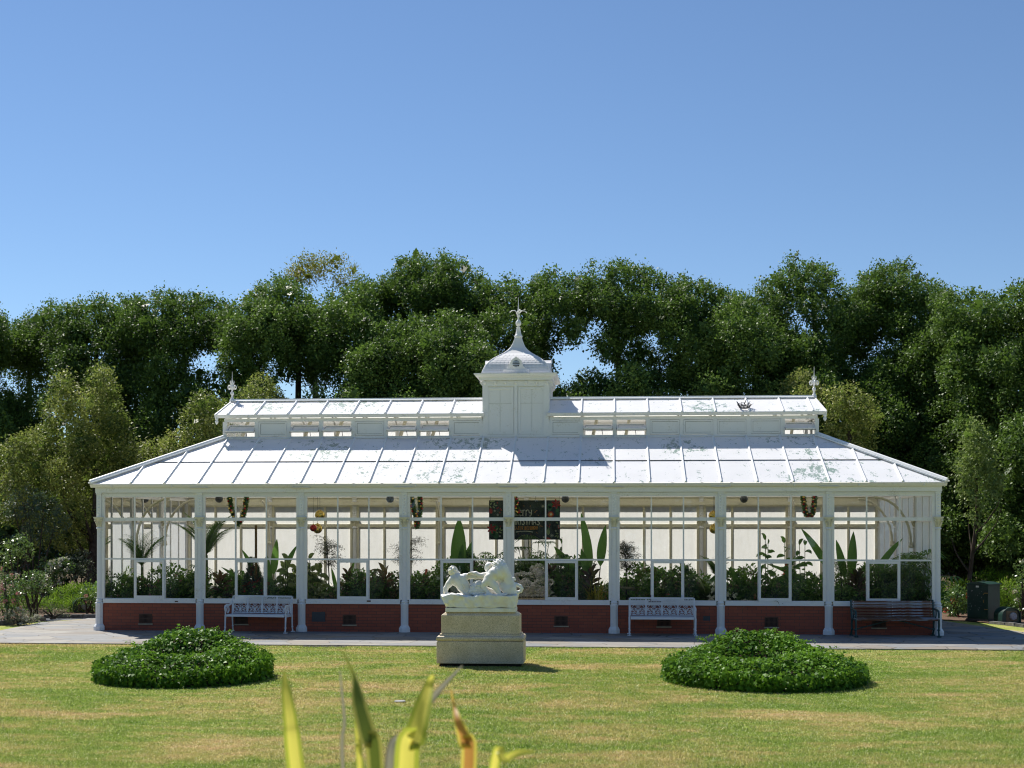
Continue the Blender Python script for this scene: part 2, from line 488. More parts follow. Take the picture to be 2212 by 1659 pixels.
# ---- frieze, head beam, gutter
def ring(mb, x, y0, y1, off, z0, z1, th):
    mb.box(-x - off, x + off, y0 - off, y0 - off + th, z0, z1)
    mb.box(-x - off, x + off, y1 + off - th, y1 + off, z0, z1)
    mb.box(-x - off, -x - off + th, y0 - off + th, y1 + off - th, z0, z1)
    mb.box(x + off - th, x + off, y0 - off + th, y1 + off - th, z0, z1)
f = MB()
ring(f, W2, 0, DEP, .085, 3.602, 3.735, .17); ring(f, W2, 0, DEP, .10, 3.735, 3.765, .2)
f.build('frieze', M['white'], CON)
g = MB()
def gutter(mb, xa, xb, y, z, out=-1, w=.11, h=.085):
    """an ogee gutter along x whose outer lip stands at y"""
    o = out
    mb.extx([(y, z), (y, z - .02), (y - o*.012, z - .028), (y - o*.03, z - .055), (y - o*.055, z - h), (y - o*w, z - h), (y - o*w, z), (y - o*(w - .01), z), (y - o*(w - .01), z - h + .01), (y - o*.06, z - h + .01), (y - o*.012, z - .01), (y - o*.012, z)], xa, xb)
ring_x = W2 + OV
gutter(g, -ring_x, ring_x, -OV, EAVE); gutter(g, -ring_x, ring_x, DEP + OV, EAVE, 1)
for sx in (-1, 1):
    X = sx * ring_x
    pr = [(X, EAVE), (X, EAVE - .02), (X - sx*.03, EAVE - .055), (X - sx*.055, EAVE - .085), (X - sx*.1, EAVE - .085), (X - sx*.1, EAVE)]
    g.exty(pr if sx < 0 else pr[::-1], -OV + .11, DEP + OV - .11)
for k in range(14):
    X = -10.3 + k * 1.585
    g.box(X, X + .02, -OV - .003, -OV + .05, EAVE - .078, EAVE - .002)
for i in range(0, NB + 1):
    X = -W2 + i * BAY
    if 0 < i < NB:
        g.extx([(-OV + .01, EAVE - .087), (-OV + .035, EAVE - .108), (-OV + .1, EAVE - .108), (-OV + .1, EAVE - .087)], X - .24, X + .24)
g.box(-ring_x, ring_x, DEP + OV + .001, DEP + OV + .17, EAVE - .05, EAVE - .01)  # unseen back eave board, added to cast a shade band on the back panes
g.build('gutter', M['white'], CON)

# ---- windows of the front and back
MU1, MU2 = .936, 1.743
def window_frame(hi=3.493, depth=.06, back=False, dz=0.0):
    w = MB(); y0, y1 = -.02, depth - .02
    top = 3.60
    w.box(.065, .139, y0 - .01, y1, .85, top); w.box(BAY - .139, BAY - .065, y0 - .01, y1, .85, top)
    w.box(.1395, BAY - .1395, y0 - .01, y1, hi + dz, top)
    if not back: w.box(.1395, BAY - .1395, y0 - .03, y0 - .011, hi + .055, hi + .085)
    for m in (MU1, MU2):
        h = .017 if not back else .03
        w.box(m - h, m + h, y0, y1 - .01, .85, hi + dz)
    segs = ((.1395, MU1 - .0175), (MU1 + .0175, MU2 - .0175), (MU2 + .0175, BAY - .1395)) if not back else ((.1395, MU1 - .0305), (MU1 + .0305, MU2 - .0305), (MU2 + .0305, BAY - .1395))
    for (a, c) in segs:
        if not back:
            w.box(a, c, y0 - .004, y1, 2.872, 2.957); w.box(a, c, y0, y1 - .01, 1.864, 1.906)
        else:
            w.box(a, c, y0 - .004, y1, 2.69, 2.785)
        w.box(a, c, y0, y1 - .01, .849, .866)
    return w
def panes_mesh(y, segs, rows, lean=0.0):
    p = MB()
    for (a, c) in segs:
        for (d, e) in rows: p.quad((a, y - (e - d) * lean / 2, d), (c, y - (e - d) * lean / 2, d), (c, y + (e - d) * lean / 2, e), (a, y + (e - d) * lean / 2, e))
    return p
SEG = ((.1395, MU1 - .0175), (MU1 + .0175, MU2 - .0175), (MU2 + .0175, BAY - .1395))
ROW = ((.866, 1.864), (1.906, 2.872), (2.957, 3.493))
def sash_mesh():
    s = MB(); a, c = MU1 + .004, MU2 - .004; y0, y1 = -.055, -.021
    s.box(a, a + .055, y0, y1, .85, 1.862); s.box(c - .055, c, y0, y1, .85, 1.862)
    s.box(a + .0552, c - .0552, y0, y1, 1.80, 1.862); s.box(a + .0552, c - .0552, y0, y1, .85, .935)
    return s
win0 = window_frame().build('window', M['white'], CON, (-W2, 0, 0))
panes_mesh(.010, SEG, ROW, .036).build('pane', M['glass'], win0)      # old panes lean back a little
sash_mesh().build('sash', M['white'], win0)
for i in range(1, NB): dup(win0, CON, (-W2 + i * BAY, 0, 0))
wb = window_frame(back=True, dz=-.17).build('window', M['cream'], CON, (W2, DEP, 0), (0, 0, PI))
SEGB = ((.1395, MU1 - .0305), (MU1 + .0305, MU2 - .0305), (MU2 + .0305, BAY - .1395))
panes_mesh(.012, SEGB, ((.866, 2.69), (2.785, 3.323))).build('pane', M['panel'], wb)
for i in range(1, NB): dup(wb, CON, (W2 - i * BAY, DEP, 0))

# ---- windows of the two ends (three each, three lights)
def end_window(clear):
    w = MB(); q = EB / 3
    w.box(.065, .13, -.03, .04, .85, 3.60); w.box(EB - .13, EB - .065, -.03, .04, .85, 3.60)
    w.box(.1305, EB - .1305, -.03, .04, 3.50, 3.60)
    xs = [.1305, q + .02, 2 * q - .02, EB - .1305]
    for m in xs[1:3]: w.box(m - .028, m + .028, -.02, .03, .85, 3.50)
    sg = ((xs[0], xs[1] - .0285), (xs[1] + .0285, xs[2] - .0285), (xs[2] + .0285, xs[3]))
    for a, c in sg:
        w.box(a, c, -.024, .035, 2.84, 2.93); w.box(a, c, -.02, .03, .849, .87)
    return w, sg
def add_end(loc, rz, clear):
    w, sg = end_window(clear)
    o = w.build('window', M['white'], CON, loc, (0, 0, rz))
    for k, s2 in enumerate(sg):
        up = M['glass'] if loc[0] < 0 else M['panel']
        panes_mesh(.01, (s2,), ((.87, 2.84),)).build('pane', M['glass'] if k in clear else M['panel2'] if loc[0] < 0 else M['panel'], o)
        panes_mesh(.01, (s2,), ((2.93, 3.50),)).build('pane', up, o)
for k in range(3):
    # left end: local x runs from the back to the front there
    add_end((-W2, DEP - k * EB, 0), -PI / 2, {0: (), 1: (1,), 2: (2,)}[k])
    add_end((W2, k * EB, 0), PI / 2, {0: (), 1: (), 2: ()}[k])
s = MB()
for sx in (-1, 1):
    s.box(sx * W2 - .10, sx * W2 + .10, .11, DEP - .11, .742, .848)
s.build('end_sill', M['column'], CON)

# ---- curved brackets inside
def bracket(p0, d, h=1.25, reach=.95):
    m = MB(); pts = []
    for k in range(9):
        a = PI / 2 * k / 8
        pts.append((p0[0] + d[0] * reach * (1 - math.cos(a)), p0[1] + d[1] * reach * (1 - math.cos(a)), p0[2] + h * math.sin(a)))
    m.tube(pts, .035, 8)
    m.lathe([(.06, -.10), (.075, -.05), (.05, 0), (.06, .05)], p0, 10)
    return m
for sx in (-1, 1):
    for k in (1, 2):
        bracket((sx * (W2 - .12), k * EB, 2.25), (-sx, 0)).build('bracket', M['cream'], CON, smooth=True)
for i in (1, 3, 5, 7):
    bracket((-W2 + i * BAY, DEP - .13, 2.25), (0, -1)).build('bracket', M['cream'], CON, smooth=True)
for i in range(0, NB + 1):
    X = -W2 + i * BAY; t = MB()
    t.beam((X, .1, 3.665), (X, DEP - .1, 3.665), .05, .07); t.build('tie_rail', M['cream'], CON)
t = MB(); t.beam((-W2 + .1, DEP - .16, 3.42), (W2 - .1, DEP - .16, 3.42), .08, .09); t.build('wall_rail', M['cream'], CON)

# ---- main roof
r = MB()
E = W2 + OV
for side in (-1, 1):
    A = roofpt(-E, 0, side); B = roofpt(E, 0, side); Cc = roofpt(CX, 1, side); D = roofpt(-CX, 1, side)
    r.add([A, B, Cc, D], [(0, 1, 2, 3)] if side < 0 else [(3, 2, 1, 0)], 0 if side < 0 else 1)
for sx in (-1, 1):
    A = roofpt(sx * E, 0, -1); B = roofpt(sx * E, 0, 1); Cc = roofpt(sx * CX, 1, 1); D = roofpt(sx * CX, 1, -1)
    r.add([A, B, Cc, D], [(0, 1, 2, 3)] if sx > 0 else [(3, 2, 1, 0)])
ROOF = r.build('roof', [M['roof'], M['roof_fill']], CON)
bars = []
for side in (-1, 1):
    for k in range(1, NB * 3):
        x = -W2 + k * BAY / 3
        t1 = min(1.0, (E - abs(x)) / (E - CX)) * .985
        if t1 < .15: continue
        m = MB()
        p = Vector(roofpt(x, 0.0, side)); q = Vector(roofpt(x, t1, side))
        m.beam(p + Vector((0, 0, .010)), q + Vector((0, 0, .010)), .062, .020)
        m.beam(p + Vector((0, 0, .032)), q + Vector((0, 0, .032)), .024, .026)
        d = (q - p)
        for j in range(3): m.ball(p + d * (.1 + .38 * j) + Vector((.018, 0, .05)), .012, 6, 4)
        m.build('glazing_bar', M['barwhite'], ROOF)
for sx in (-1, 1):
    for k in range(1, 8):
        y = k * DEP / 8
        t1 = min(1.0, (min(y, DEP - y) + OV) / (C0 + OV)) * .985
        m = MB(); x0 = sx * E; x1 = sx * (E - t1 * (E - CX)); z0 = EAVE + .012
        m.beam((x0, y, z0 + .02), (x1, y, z0 + .02 + t1 * (5.17 - EAVE)), .06, .04)
        m.build('glazing_bar', M['barwhite'], ROOF)
for sx in (-1, 1):
    for side in (-1, 1):
        m = MB(); p = Vector(roofpt(sx * E, 0, side)); q = Vector(roofpt(sx * CX, 1, side))
        m.beam(p + Vector((0, 0, .02)), q + Vector((0, 0, .02)), .20, .035)
        m.tube([p + Vector((0, 0, .055)), q + Vector((0, 0, .055))], .045, 8)
        m.build('hip_capping', M['barwhite'], ROOF)
m = MB()
tj = .45; xx = E - tj * (E - CX) - .05
p = Vector(roofpt(0, tj)); 
m.box(-xx, xx, p.y - .02, p.y + .012, p.z + .003, p.z + .016)
m.build('lap_joint', M['darkmetal'], ROOF)

# ---- clerestory
c = MB()
c.box(-CX - .06, CX + .06, C0 - .05, C0 + .06, 5.165, 5.215)          # sill
c.box(-CX - .06, CX + .06, C0 - .10, C0 + .0, 5.150, 5.175)
c.box(-CX - .06, CX + .06, C1 - .06, C1 + .05, 5.165, 5.215)
for sx in (-1, 1):
    c.box(sx * CX - .05, sx * CX + .05, C0 + .06, C1 - .06, 5.165, 5.215)
    c.box(sx * CX - .04, sx * CX + .04, C0 + .06, C1 - .06, 5.66, 5.72)
    c.box(sx * CX - .03, sx * CX + .03, CY - .04, CY + .04, 5.215, 6.2)
CUP = .885
for (a0, a1) in ((-CX, -CUP), (CUP, CX)):
    c.box(a0, a1, C0 - .03, C0 + .05, 5.63, 5.72)
c.box(-CX, CX, C1 - .05, C1 + .03, 5.63, 5.72)
PW = (CX - CUP) / 8
posts = [-CX + k * PW for k in range(9)] + [CUP + k * PW for k in range(9)]
for k, x in enumerate(posts):
    if k in (8, 9): x = x - .05 if k == 8 else x + .05
    c.box(x - .055, x + .055, C0 - .035, C0 + .045, 5.2155, 5.63)
    c.box(x - .045, x + .045, C1 - .045, C1 + .035, 5.2155, 5.63)
    c.beam((x, C0, 5.66), (x, CY, 6.16), .05, .07); c.beam((x, C1, 5.66), (x, CY, 6.16), .05, .07)
CLE = c.build('clerestory', M['white'], CON)
# back lights, whitewashed
m = MB(); m.quad((-CX, C1, 5.2), (CX, C1, 5.2), (CX, C1, 5.66), (-CX, C1, 5.66)); m.build('back_light', M['panel'], CLE)
for sx in (-1, 1):
    X = sx * CX; m = MB()
    m.add([(X, C0 + .05, 5.2), (X, C1 - .05, 5.2), (X, C1 - .05, 5.66), (X, CY, 6.2), (X, C0 + .05, 5.66)], [(0, 1, 2, 3, 4)])
    m.build('end_light', M['glass'], CLE)
state = [1, 0, 1, 1, 0, 1, 1, 0] + [0, 1, 1, 0, 0, 0, 0, 1]
def shutter():
    s = MB(); a = PW / 2 - .06; h = .195
    s.box(-a, a, -.012, .012, -h, h); s.box(-a - .012, a + .012, .0125, .02, -h - .008, h + .008, 1)  # dark backing edge paints the shade of the gap round the shutter
    for (x0, x1, z0, z1) in ((-a, -a + .045, -h, h), (a - .045, a, -h, h), (-a + .045, a - .045, h - .045, h), (-a + .045, a - .045, -h, -h + .045)):
        s.box(x0, x1, -.034, -.0125, z0, z1)
    s.box(-a, -a + .02, -.045, -.0345, -.03, .03); s.box(a - .02, a, -.045, -.0345, -.03, .03)
    s.box(-a + .045, a - .045, -.0135, -.0125, -h + .045, -h + .053, 1); s.box(-a + .045, a - .045, -.0135, -.0125, h - .053, h - .045, 1); s.box(-a + .045, -a + .052, -.0135, -.0125, -h + .0535, h - .0535, 1)  # thin dark lines paint shade along the inside of the frame
    return s
s0 = shutter(); first = None
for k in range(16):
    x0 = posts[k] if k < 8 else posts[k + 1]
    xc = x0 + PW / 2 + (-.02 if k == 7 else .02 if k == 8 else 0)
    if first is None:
        o = first = s0.build('shutter', [M['white'], M['gap_shade']], CLE)
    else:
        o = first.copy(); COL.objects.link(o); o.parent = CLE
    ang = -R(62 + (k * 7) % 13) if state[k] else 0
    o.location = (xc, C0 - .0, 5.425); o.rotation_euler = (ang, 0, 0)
    if state[k]:
        o['label'] = 'tilted open vent shutter'
        l = MB(); l.tube([(xc + .1, C0 + .12, 5.40), (xc + .13, C0 + .10, 5.23)], .008, 6)
        l.build('shutter_stay', M['darkmetal'], CLE)
for i in (0, 2, 3, 5, 6, 9, 10, 15):
    x0 = posts[i] if i < 8 else posts[i + 1]
    l = MB(); l.beam((x0 + .28, C0 + .5, 5.1), (x0 + .42, C0 + .9, 5.75), .07, .07)
    l.build('rafter', M['cream'], CLE)

g = MB()
for (a0, a1) in ((-CX - .2, -CUP + .02), (CUP - .02, CX + .2)):
    gutter(g, a0, a1, C0 - .20, 5.815)
    gutter(g, a0, a1, C1 + .20, 5.815, 1)
    for k in range(5):
        X = a0 + .9 + k * 1.45
        g.box(X, X + .02, C0 - .203, C0 - .15, 5.74, 5.813)
g.build('clerestory_gutter', M['white'], CLE)
r = MB(); ZR = 6.285; ZE = 5.81
for (a0, a1) in ((-CX - .16, -CUP), (CUP, CX + .16)):
    rx = lambda x, dx: x
    L0, R0 = (a0 - .06 if a0 < 0 else a0), (a1 + .06 if a1 > 2 else a1)
    L1, R1 = (a0 + .10 if a0 < 0 else a0), (a1 - .10 if a1 > 2 else a1)
    r.add([(L0, C0 - .18, ZE), (R0, C0 - .18, ZE), (R1, CY, ZR), (L1, CY, ZR)], [(0, 1, 2, 3)])
    r.add([(L0, C1 + .18, ZE), (R0, C1 + .18, ZE), (R1, CY, ZR), (L1, CY, ZR)], [(3, 2, 1, 0)], 1)
CR = r.build('clerestory_roof', [M['roof'], M['roof_fill']], CON)
for k, x in enumerate(posts):
    if k in (8, 9): continue
    if k == 0: x += .12
    if k == 17: x -= .12
    for y0 in (C0 - .18, C1 + .18):
        m = MB(); m.beam((x, y0, ZE + .015), (x, CY, ZR + .015), .06, .024); m.beam((x, y0, ZE + .036), (x, CY, ZR + .036), .026, .024)
        m.build('glazing_bar', M['barwhite'], CR)
for (a0, a1) in ((-CX - .06, -CUP), (CUP, CX + .06)):
    m = MB(); m.extx([(CY - .09, ZR - .005), (CY - .09, ZR + .02), (CY - .03, ZR + .045), (CY - .03, ZR + .07), (CY + .03, ZR + .07), (CY + .03, ZR + .045), (CY + .09, ZR + .02), (CY + .09, ZR - .005)], a0, a1)
    m.build('ridge_capping', M['barwhite'], CR)
for sx in (-1, 1):                                   # barge boards
    m = MB(); X = sx * (CX + .19)
    m.beam((X + sx*.035, C0 - .19, ZE - .035), (X - sx*.10, CY, ZR - .035), .035, .11); m.beam((X + sx*.035, C1 + .19, ZE - .035), (X - sx*.10, CY, ZR - .035), .035, .11)
    m.lathe([(.01, -.2), (.035, -.17), (.05, -.12), (.03, -.08), (.05, -.04), (.04, .0)], (X + sx * .01, C0 - .12, ZE - .06), 8)
    m.build('barge_board', M['white'], CR)

# ---- ridge finials
def spiral(mb, c, r0, r1, a0, turns, rad, sgn=1, n=18, axis='y'):
    pts = []
    for k in range(n + 1):
        u = k / n; rr = r0 + (r1 - r0) * u; a = a0 + sgn * turns * 2 * PI * u
        pts.append((c[0] + rr * math.cos(a), c[1], c[2] + rr * math.sin(a)))
    mb.tube(pts, rad, 6)
def finial(x):
    m = MB()
    m.lathe([(.10, 0), (.085, .05), (.06, .09), (.04, .12), (.036, .18), (.055, .20), (.07, .235), (.055, .27), (.03, .29), (.03, .33), (.045, .36), (.05, .45), (.03, .52), (.02, .54), (.014, .60), (.022, .62), (.012, .64), (.006, .86)], n=10)
    for sgn in (-1, 1):
        spiral(m, (sgn * .105, 0, .40), .065, .03, PI if sgn > 0 else 0, 1.2, .020, -sgn)
        m.tube([(0, 0, .44), (sgn * .05, 0, .50), (sgn * .075, 0, .57), (sgn * .055, 0, .60)], [.022, .02, .015, .008], 6)
    q = MB(); q.merge(m); q.merge(m, Matrix.Rotation(PI / 2, 4, 'Z')); q.xf(Matrix.Diagonal((.78, .78, 1, 1)))
    return q
fo = finial(0).build('ridge_finial', M['white'], CON, (-CX - .08, CY, ZR + .0), smooth=True)
dup(fo, CON, (CX + .08, CY, ZR + .0))

# ---- cupola
cu = MB()
ZT = 6.70
cu.box(-CUP, CUP, C0 - .02, C1 + .02, 5.18, ZT)
cu.box(-CUP - .02, CUP + .02, C0 - .065, C0 - .0205, 5.18, 5.24)
for x in (-CUP + .05, 0, CUP - .05):
    hw = .07 if x else .04
    cu.box(x - hw, x + hw, C0 - .052, C0 - .0205, 5.241, ZT)
cu.box(-CUP - .02, CUP + .02, C0 - .06, C0 - .0205, 6.56, ZT - .0)
for sx in (-1, 1):
    for y in (C0 + .03, CY, C1 - .03):
        cu.box(sx * CUP - (.0 if sx > 0 else .035), sx * CUP + (.035 if sx > 0 else 0), y - .06, y + .06, 5.6, ZT)
CU = cu.build('cupola', M['white'], CON)
for sx in (-1, 1):
    d = MB(); x0, x1 = (-.80, -.07) if sx < 0 else (.07, .80)
    for (a, e, z0, z1) in ((x0, x0 + .055, 5.25, 6.53), (x1 - .055, x1, 5.25, 6.53)): d.box(a, e, C0 - .042, C0 - .0205, z0, z1)
    d.box(x0 + .055, x1 - .055, C0 - .042, C0 - .0205, 5.25, 5.32); d.box(x0 + .055, x1 - .055, C0 - .042, C0 - .0205, 6.48, 6.53)
    xm = (x0 + x1) / 2
    d.box(xm - .005, xm + .005, C0 - .026, C0 - .0205, 5.32, 6.48, 1); d.box(x0 - .012, x1 + .012, C0 - .0225, C0 - .0205, 5.242, 5.2495, 1)
    d.box(x0 + .055, xm - .0052, C0 - .026, C0 - .0205, 6.088, 6.098, 1); d.box(xm + .0052, x1 - .055, C0 - .026, C0 - .0205, 6.088, 6.098, 1)
    d.build('cupola_panel', [M['white'], M['seam']], CU)
k_ = MB()
def sq(mb, prof, cx, cy, hx, hy, mi=0):
    """square-plan lathe: profile of (outset, z)"""
    vs = []
    for (o, z) in prof:
        vs += [(cx - hx - o, cy - hy - o, z), (cx + hx + o, cy - hy - o, z), (cx + hx + o, cy + hy + o, z), (cx - hx - o, cy + hy + o, z)]
    fs = []
    for i in range(len(prof) - 1):
        for j in range(4): fs.append((i*4+j, i*4+(j+1) % 4, (i+1)*4+(j+1) % 4, (i+1)*4+j))
    fs.append((3, 2, 1, 0)); n = (len(prof) - 1) * 4; fs.append((n, n+1, n+2, n+3))
    mb.add(vs, fs, mi)
HYC = (C1 - C0) / 2 + .02
sq(k_, [(.03, ZT - .02), (.03, ZT + .015), (.12, ZT + .02), (.12, ZT + .095), (.15, ZT + .10), (.22, ZT + .135), (.25, ZT + .175), (.25, ZT + .20), (.10, ZT + .20)], 0, CY, CUP, HYC)
k_.build('cornice', M['white'], CU)
for k in range(7):
    x = -CUP + .03 + k * (2 * CUP - .06) / 6
    for (y, sg) in ((C0 - .0205, -1), (C1 + .0205, 1)):
        m = MB(); m.extx([(y, ZT - .005), (y + sg*.11, ZT - .005), (y + sg*.11, ZT - .05), (y + sg*.05, ZT - .10), (y, ZT - .12)][::1 if sg > 0 else -1], x - .028, x + .028); m.build('cornice_bracket', M['white'], CU)
for k in range(7):
    y = C0 + .03 + k * (C1 - C0 - .06) / 6
    for sg in (-1, 1):
        X = sg * (CUP + .001)
        m = MB(); m.exty([(X, ZT - .005), (X + sg*.11, ZT - .005), (X + sg*.11, ZT - .05), (X + sg*.05, ZT - .10), (X, ZT - .12)], y - .028, y + .028); m.build('cornice_bracket', M['white'], CU)
# dome: square ogee
prof = [(.955, 6.895), (.93, 6.99), (.885, 7.09), (.825, 7.19), (.745, 7.285), (.64, 7.375), (.505, 7.465), (.385, 7.545), (.285, 7.63), (.205, 7.725), (.15, 7.83), (.11, 7.945), (.094, 8.0)]
def dome_at(z):
    for i in range(len(prof) - 1):
        (r0, z0), (r1, z1) = prof[i], prof[i + 1]
        if z0 <= z <= z1:
            u = (z - z0) / (z1 - z0); return r0 + (r1 - r0) * u
    return prof[-1][0]
dm = MB()
sq(dm, [(r_ - .9, z) for r_, z in prof], 0, CY, .9, .9)
for q in range(4):                                    # fish-scale sheets on each face
    rm = Matrix.Translation((0, CY, 0)) @ Matrix.Rotation(q * PI / 2, 4, 'Z')
    t = MB()
    z = 6.93; row = 0
    while z < 7.50:
        hw = dome_at(z + .05); n = max(2, int(hw * 2 / .105)); step = hw * 2 / n
        for k in range(n + (row % 2)):
            xc = -hw + step * (k + (.5 if row % 2 == 0 else 0))
            if abs(xc) > hw - .03: continue
            r0 = dome_at(z); r1 = dome_at(z + .085)
            pts = [(xc - step*.48, -(r1 + .004), z + .085)]
            for a in range(7):
                an = PI + PI * a / 6
                zz = z + .045 + .045 * math.sin(an)
                pts.append((xc + step*.48*math.cos(an), -(dome_at(zz) + .014), zz))
            pts.append((xc + step*.48, -(r1 + .004), z + .085))
            t.add(pts, [tuple(range(len(pts)))])
        z += .072; row += 1
    dm.merge(t, rm)
    ang = rm
    cr = MB(); cr.tube([(r_ - .005, -(r_ - .005), z) for r_, z in prof], .018, 6); dm.merge(cr, rm)
dm.build('dome', M['white'], CU)
for q in range(4):
    d = MB(); y = -.93
    pts = [(-.33, 6.97), (.33, 6.97), (.33, 7.03), (.26, 7.05), (.20, 7.12), (.165, 7.22), (.13, 7.29), (.06, 7.335), (.0, 7.385), (-.06, 7.335), (-.13, 7.29), (-.165, 7.22), (-.20, 7.12), (-.26, 7.05), (-.33, 7.03)]
    d.exty(pts, y, -.60)
    d.box(-.35, .35, y - .03, y, 6.965, 7.02)
    rmz = q * PI / 2
    o = d.build('dormer_vent', M['white'], CU, (0, CY, 0), (0, 0, rmz))
    l = MB(); pr = [(.095 * math.cos(a), 7.185 + .095 * math.sin(a)) for a in [2 * PI * j / 16 for j in range(16)]]
    l.exty(pr, y - .004, y + .002, 1)
    for j in range(4):
        zz = 7.11 + j * .045; hw = math.sqrt(max(.095**2 - (zz - 7.185)**2, .0004))
        l.add([(-hw, y - .006, zz + .02), (hw, y - .006, zz + .02), (hw, y - .03, zz - .01), (-hw, y - .03, zz - .01)], [(0, 1, 2, 3)], 0)
    l.build('louvre', [M['white'], M['black']], o)
sp = MB()
sp.lathe([(.085, 7.99), (.10, 8.02), (.115, 8.045), (.115, 8.075), (.095, 8.10), (.082, 8.12), (.052, 8.30), (.06, 8.315), (.03, 8.335), (.03, 8.345), (.055, 8.365), (.075, 8.40), (.079, 8.435), (.07, 8.475), (.045, 8.51), (.025, 8.54), (.024, 8.60), (.042, 8.625), (.045, 8.66), (.03, 8.68), (.028, 8.78), (.02, 8.82), (.012, 8.9), (.005, 9.16)], (0, CY, 0), 14)
for k in range(4):
    a = k * PI / 2 + .3; ca, sa = math.cos(a), math.sin(a)
    sp.tube([(.02*ca, CY + .02*sa, 8.70), (.10*ca, CY + .10*sa, 8.79), (.19*ca, CY + .19*sa, 8.78), (.25*ca, CY + .25*sa, 8.72)], [.014, .013, .011, .006], 6)
    sp.ball((.235*ca, CY + .235*sa, 8.75), .018, 6, 5)
sp.build('cupola_finial', M['white'], CU, smooth=True)

# ---- wall vents, plaques
def air_vent():
    v = MB(); w, h = .165, .225
    v.box(-.17, .17, -.022, .0, 0, .025); v.box(-.17, .17, -.022, 0, h, h + .022)
    v.box(-.17, -.152, -.022, 0, .0255, h); v.box(.152, .17, -.022, 0, .0255, h)
    for k in range(10): v.box(-.146 + k * .0306, -.128 + k * .0306, -.016, -.004, .0255, h)
    v.box(-.152, .152, -.018, -.0165, .115, .135)
    v.box(-.15, .15, -.003, -.001, .026, h - .001, 1)
    v.box(-.19, .19, -.028, 0, -.03, -.001, 2)
    return v
v0 = None
for i, dx in enumerate((1.23, 1.09, 1.24, 1.23, 1.33, 1.25, 1.26, 1.24)):
    if i == 3: continue
    x = -W2 + i * BAY + dx
    if v0 is None: v0 = air_vent().build('air_vent', [M['vent'], M['black'], M['terracotta']], CON, (x, -.0105, .21))
    else: dup(v0, CON, (x, -.0105, .21))
m = MB(); m.box(-.175, .175, -.012, 0, 0, .25); m.build('wall_plaque', M['plaque'], CON, (-W2 + 2 * BAY + .44, -.0105, .28))
m = MB(); m.box(-.085, .085, -.012, 0, 0, .11); m.build('wall_plaque', M['plaque'], CON, (-W2 + 5 * BAY + 2.32, -.0105, .36))

# ---- a wire crown lying on the right clerestory roof
pc = atY(1608 , 884, YF + C0 + .05)
xl = pc.x - XC
cw = MB()
for zz, rr, rd in ((0, .17, .022), (.05, .20, .012), (.10, .23, .012)):
    cw.tube([(rr * math.cos(a), rr * math.sin(a), zz) for a in [2 * PI * j / 20 for j in range(20)]], rd, 6, True)
for j in range(10):
    a = 2 * PI * j / 10; e = .26 if j % 2 else .30
    cw.tube([(.16 * math.cos(a), .16 * math.sin(a), 0), (.2 * math.cos(a + .2), .2 * math.sin(a + .2), .09), (e * math.cos(a), e * math.sin(a), .14 + .05 * (j % 3))], [.02, .018, .01], 6)
yy = C0 + .08
cw.xf(Matrix.Diagonal((.8, .8, .62, 1)))
o = cw.build('wire_crown', M['darkmetal'], None, (pc.x, YF + yy, ZE + (yy - C0 + .18) * (ZR - ZE) / (CY - C0 + .18) + .045), (R(22), 0, 0), smooth=True)
tag(o, 'dark crown-shaped wire ornament lying on the right half of the upper roof', 'ornament')
# ================================================================== foliage tools
def unit(a): return a / np.maximum(np.linalg.norm(a, axis=-1, keepdims=True), 1e-9)
def rsph(rng, n): return unit(rng.normal(size=(n, 3)))
def kites(P, A, N, L, W, fold=.12, mid=.42):
    """one folded kite-shaped leaf per row"""
    A = unit(A); S = unit(np.cross(A, N)); Nn = np.cross(S, A)
    L = np.asarray(L)[:, None]; W = np.asarray(W)[:, None]
    m = P + A * L * mid + Nn * W * fold
    V = np.stack([P, m + S * W * .5, P + A * L, m - S * W * .5], 1).reshape(-1, 3)
    F = np.arange(len(P) * 4, dtype=np.int32).reshape(-1, 4)
    return V, F
class FB:
    """collects leaf arrays of one foliage mesh"""
    def __init__(s): s.V = []; s.F = []; s.T = []; s.M = []; s.n = 0
    def add(s, V, F, T, mi=0):
        s.V.append(np.asarray(V, np.float32)); s.F.append(np.asarray(F, np.int32) + s.n); s.T.append(np.asarray(T, np.float32)); s.M.append(np.full(len(F), mi, np.int32)); s.n += len(V)
    def ribbon(s, pts, ws, T, mi=0, nrm=None, fold=0.0):
        """strap leaf along points; a left and a right half meeting at the midrib"""
        pts = np.asarray(pts, float); k = len(pts)
        t = np.gradient(pts, axis=0); t = unit(t)
        up = np.array([0, 0, 1.0]) if nrm is None else np.asarray(nrm, float)
        sd = unit(np.cross(t, np.broadcast_to(up, t.shape)) + 1e-6); nn = np.cross(sd, t)
        w = np.asarray(ws, float)[:, None]
        a = pts - sd * w * .5 + nn * w * fold; c = pts + sd * w * .5 + nn * w * fold
        V = np.concatenate([a, pts, c]); F = []
        for i in range(k - 1):
            F.append((i, k + i, k + i + 1, i + 1)); F.append((k + i, 2*k + i, 2*k + i + 1, k + i + 1))
        s.add(V, F, np.full(len(F), T), mi)
    def build(s, name, mats, parent=None, loc=(0, 0, 0), smooth=False):
        return np_mesh(name, np.concatenate(s.V), np.concatenate(s.F), mats, np.concatenate(s.T), parent, loc, smooth, np.concatenate(s.M))

class Wob:
    def __init__(s, rng, f, n=7):
        s.k = rsph(rng, n) * f * rng.uniform(.6, 1.6, (n, 1)); s.p = rng.uniform(0, 6.28, n)
    def __call__(s, P): return np.sin(P @ s.k.T + s.p).mean(1) * 2.2

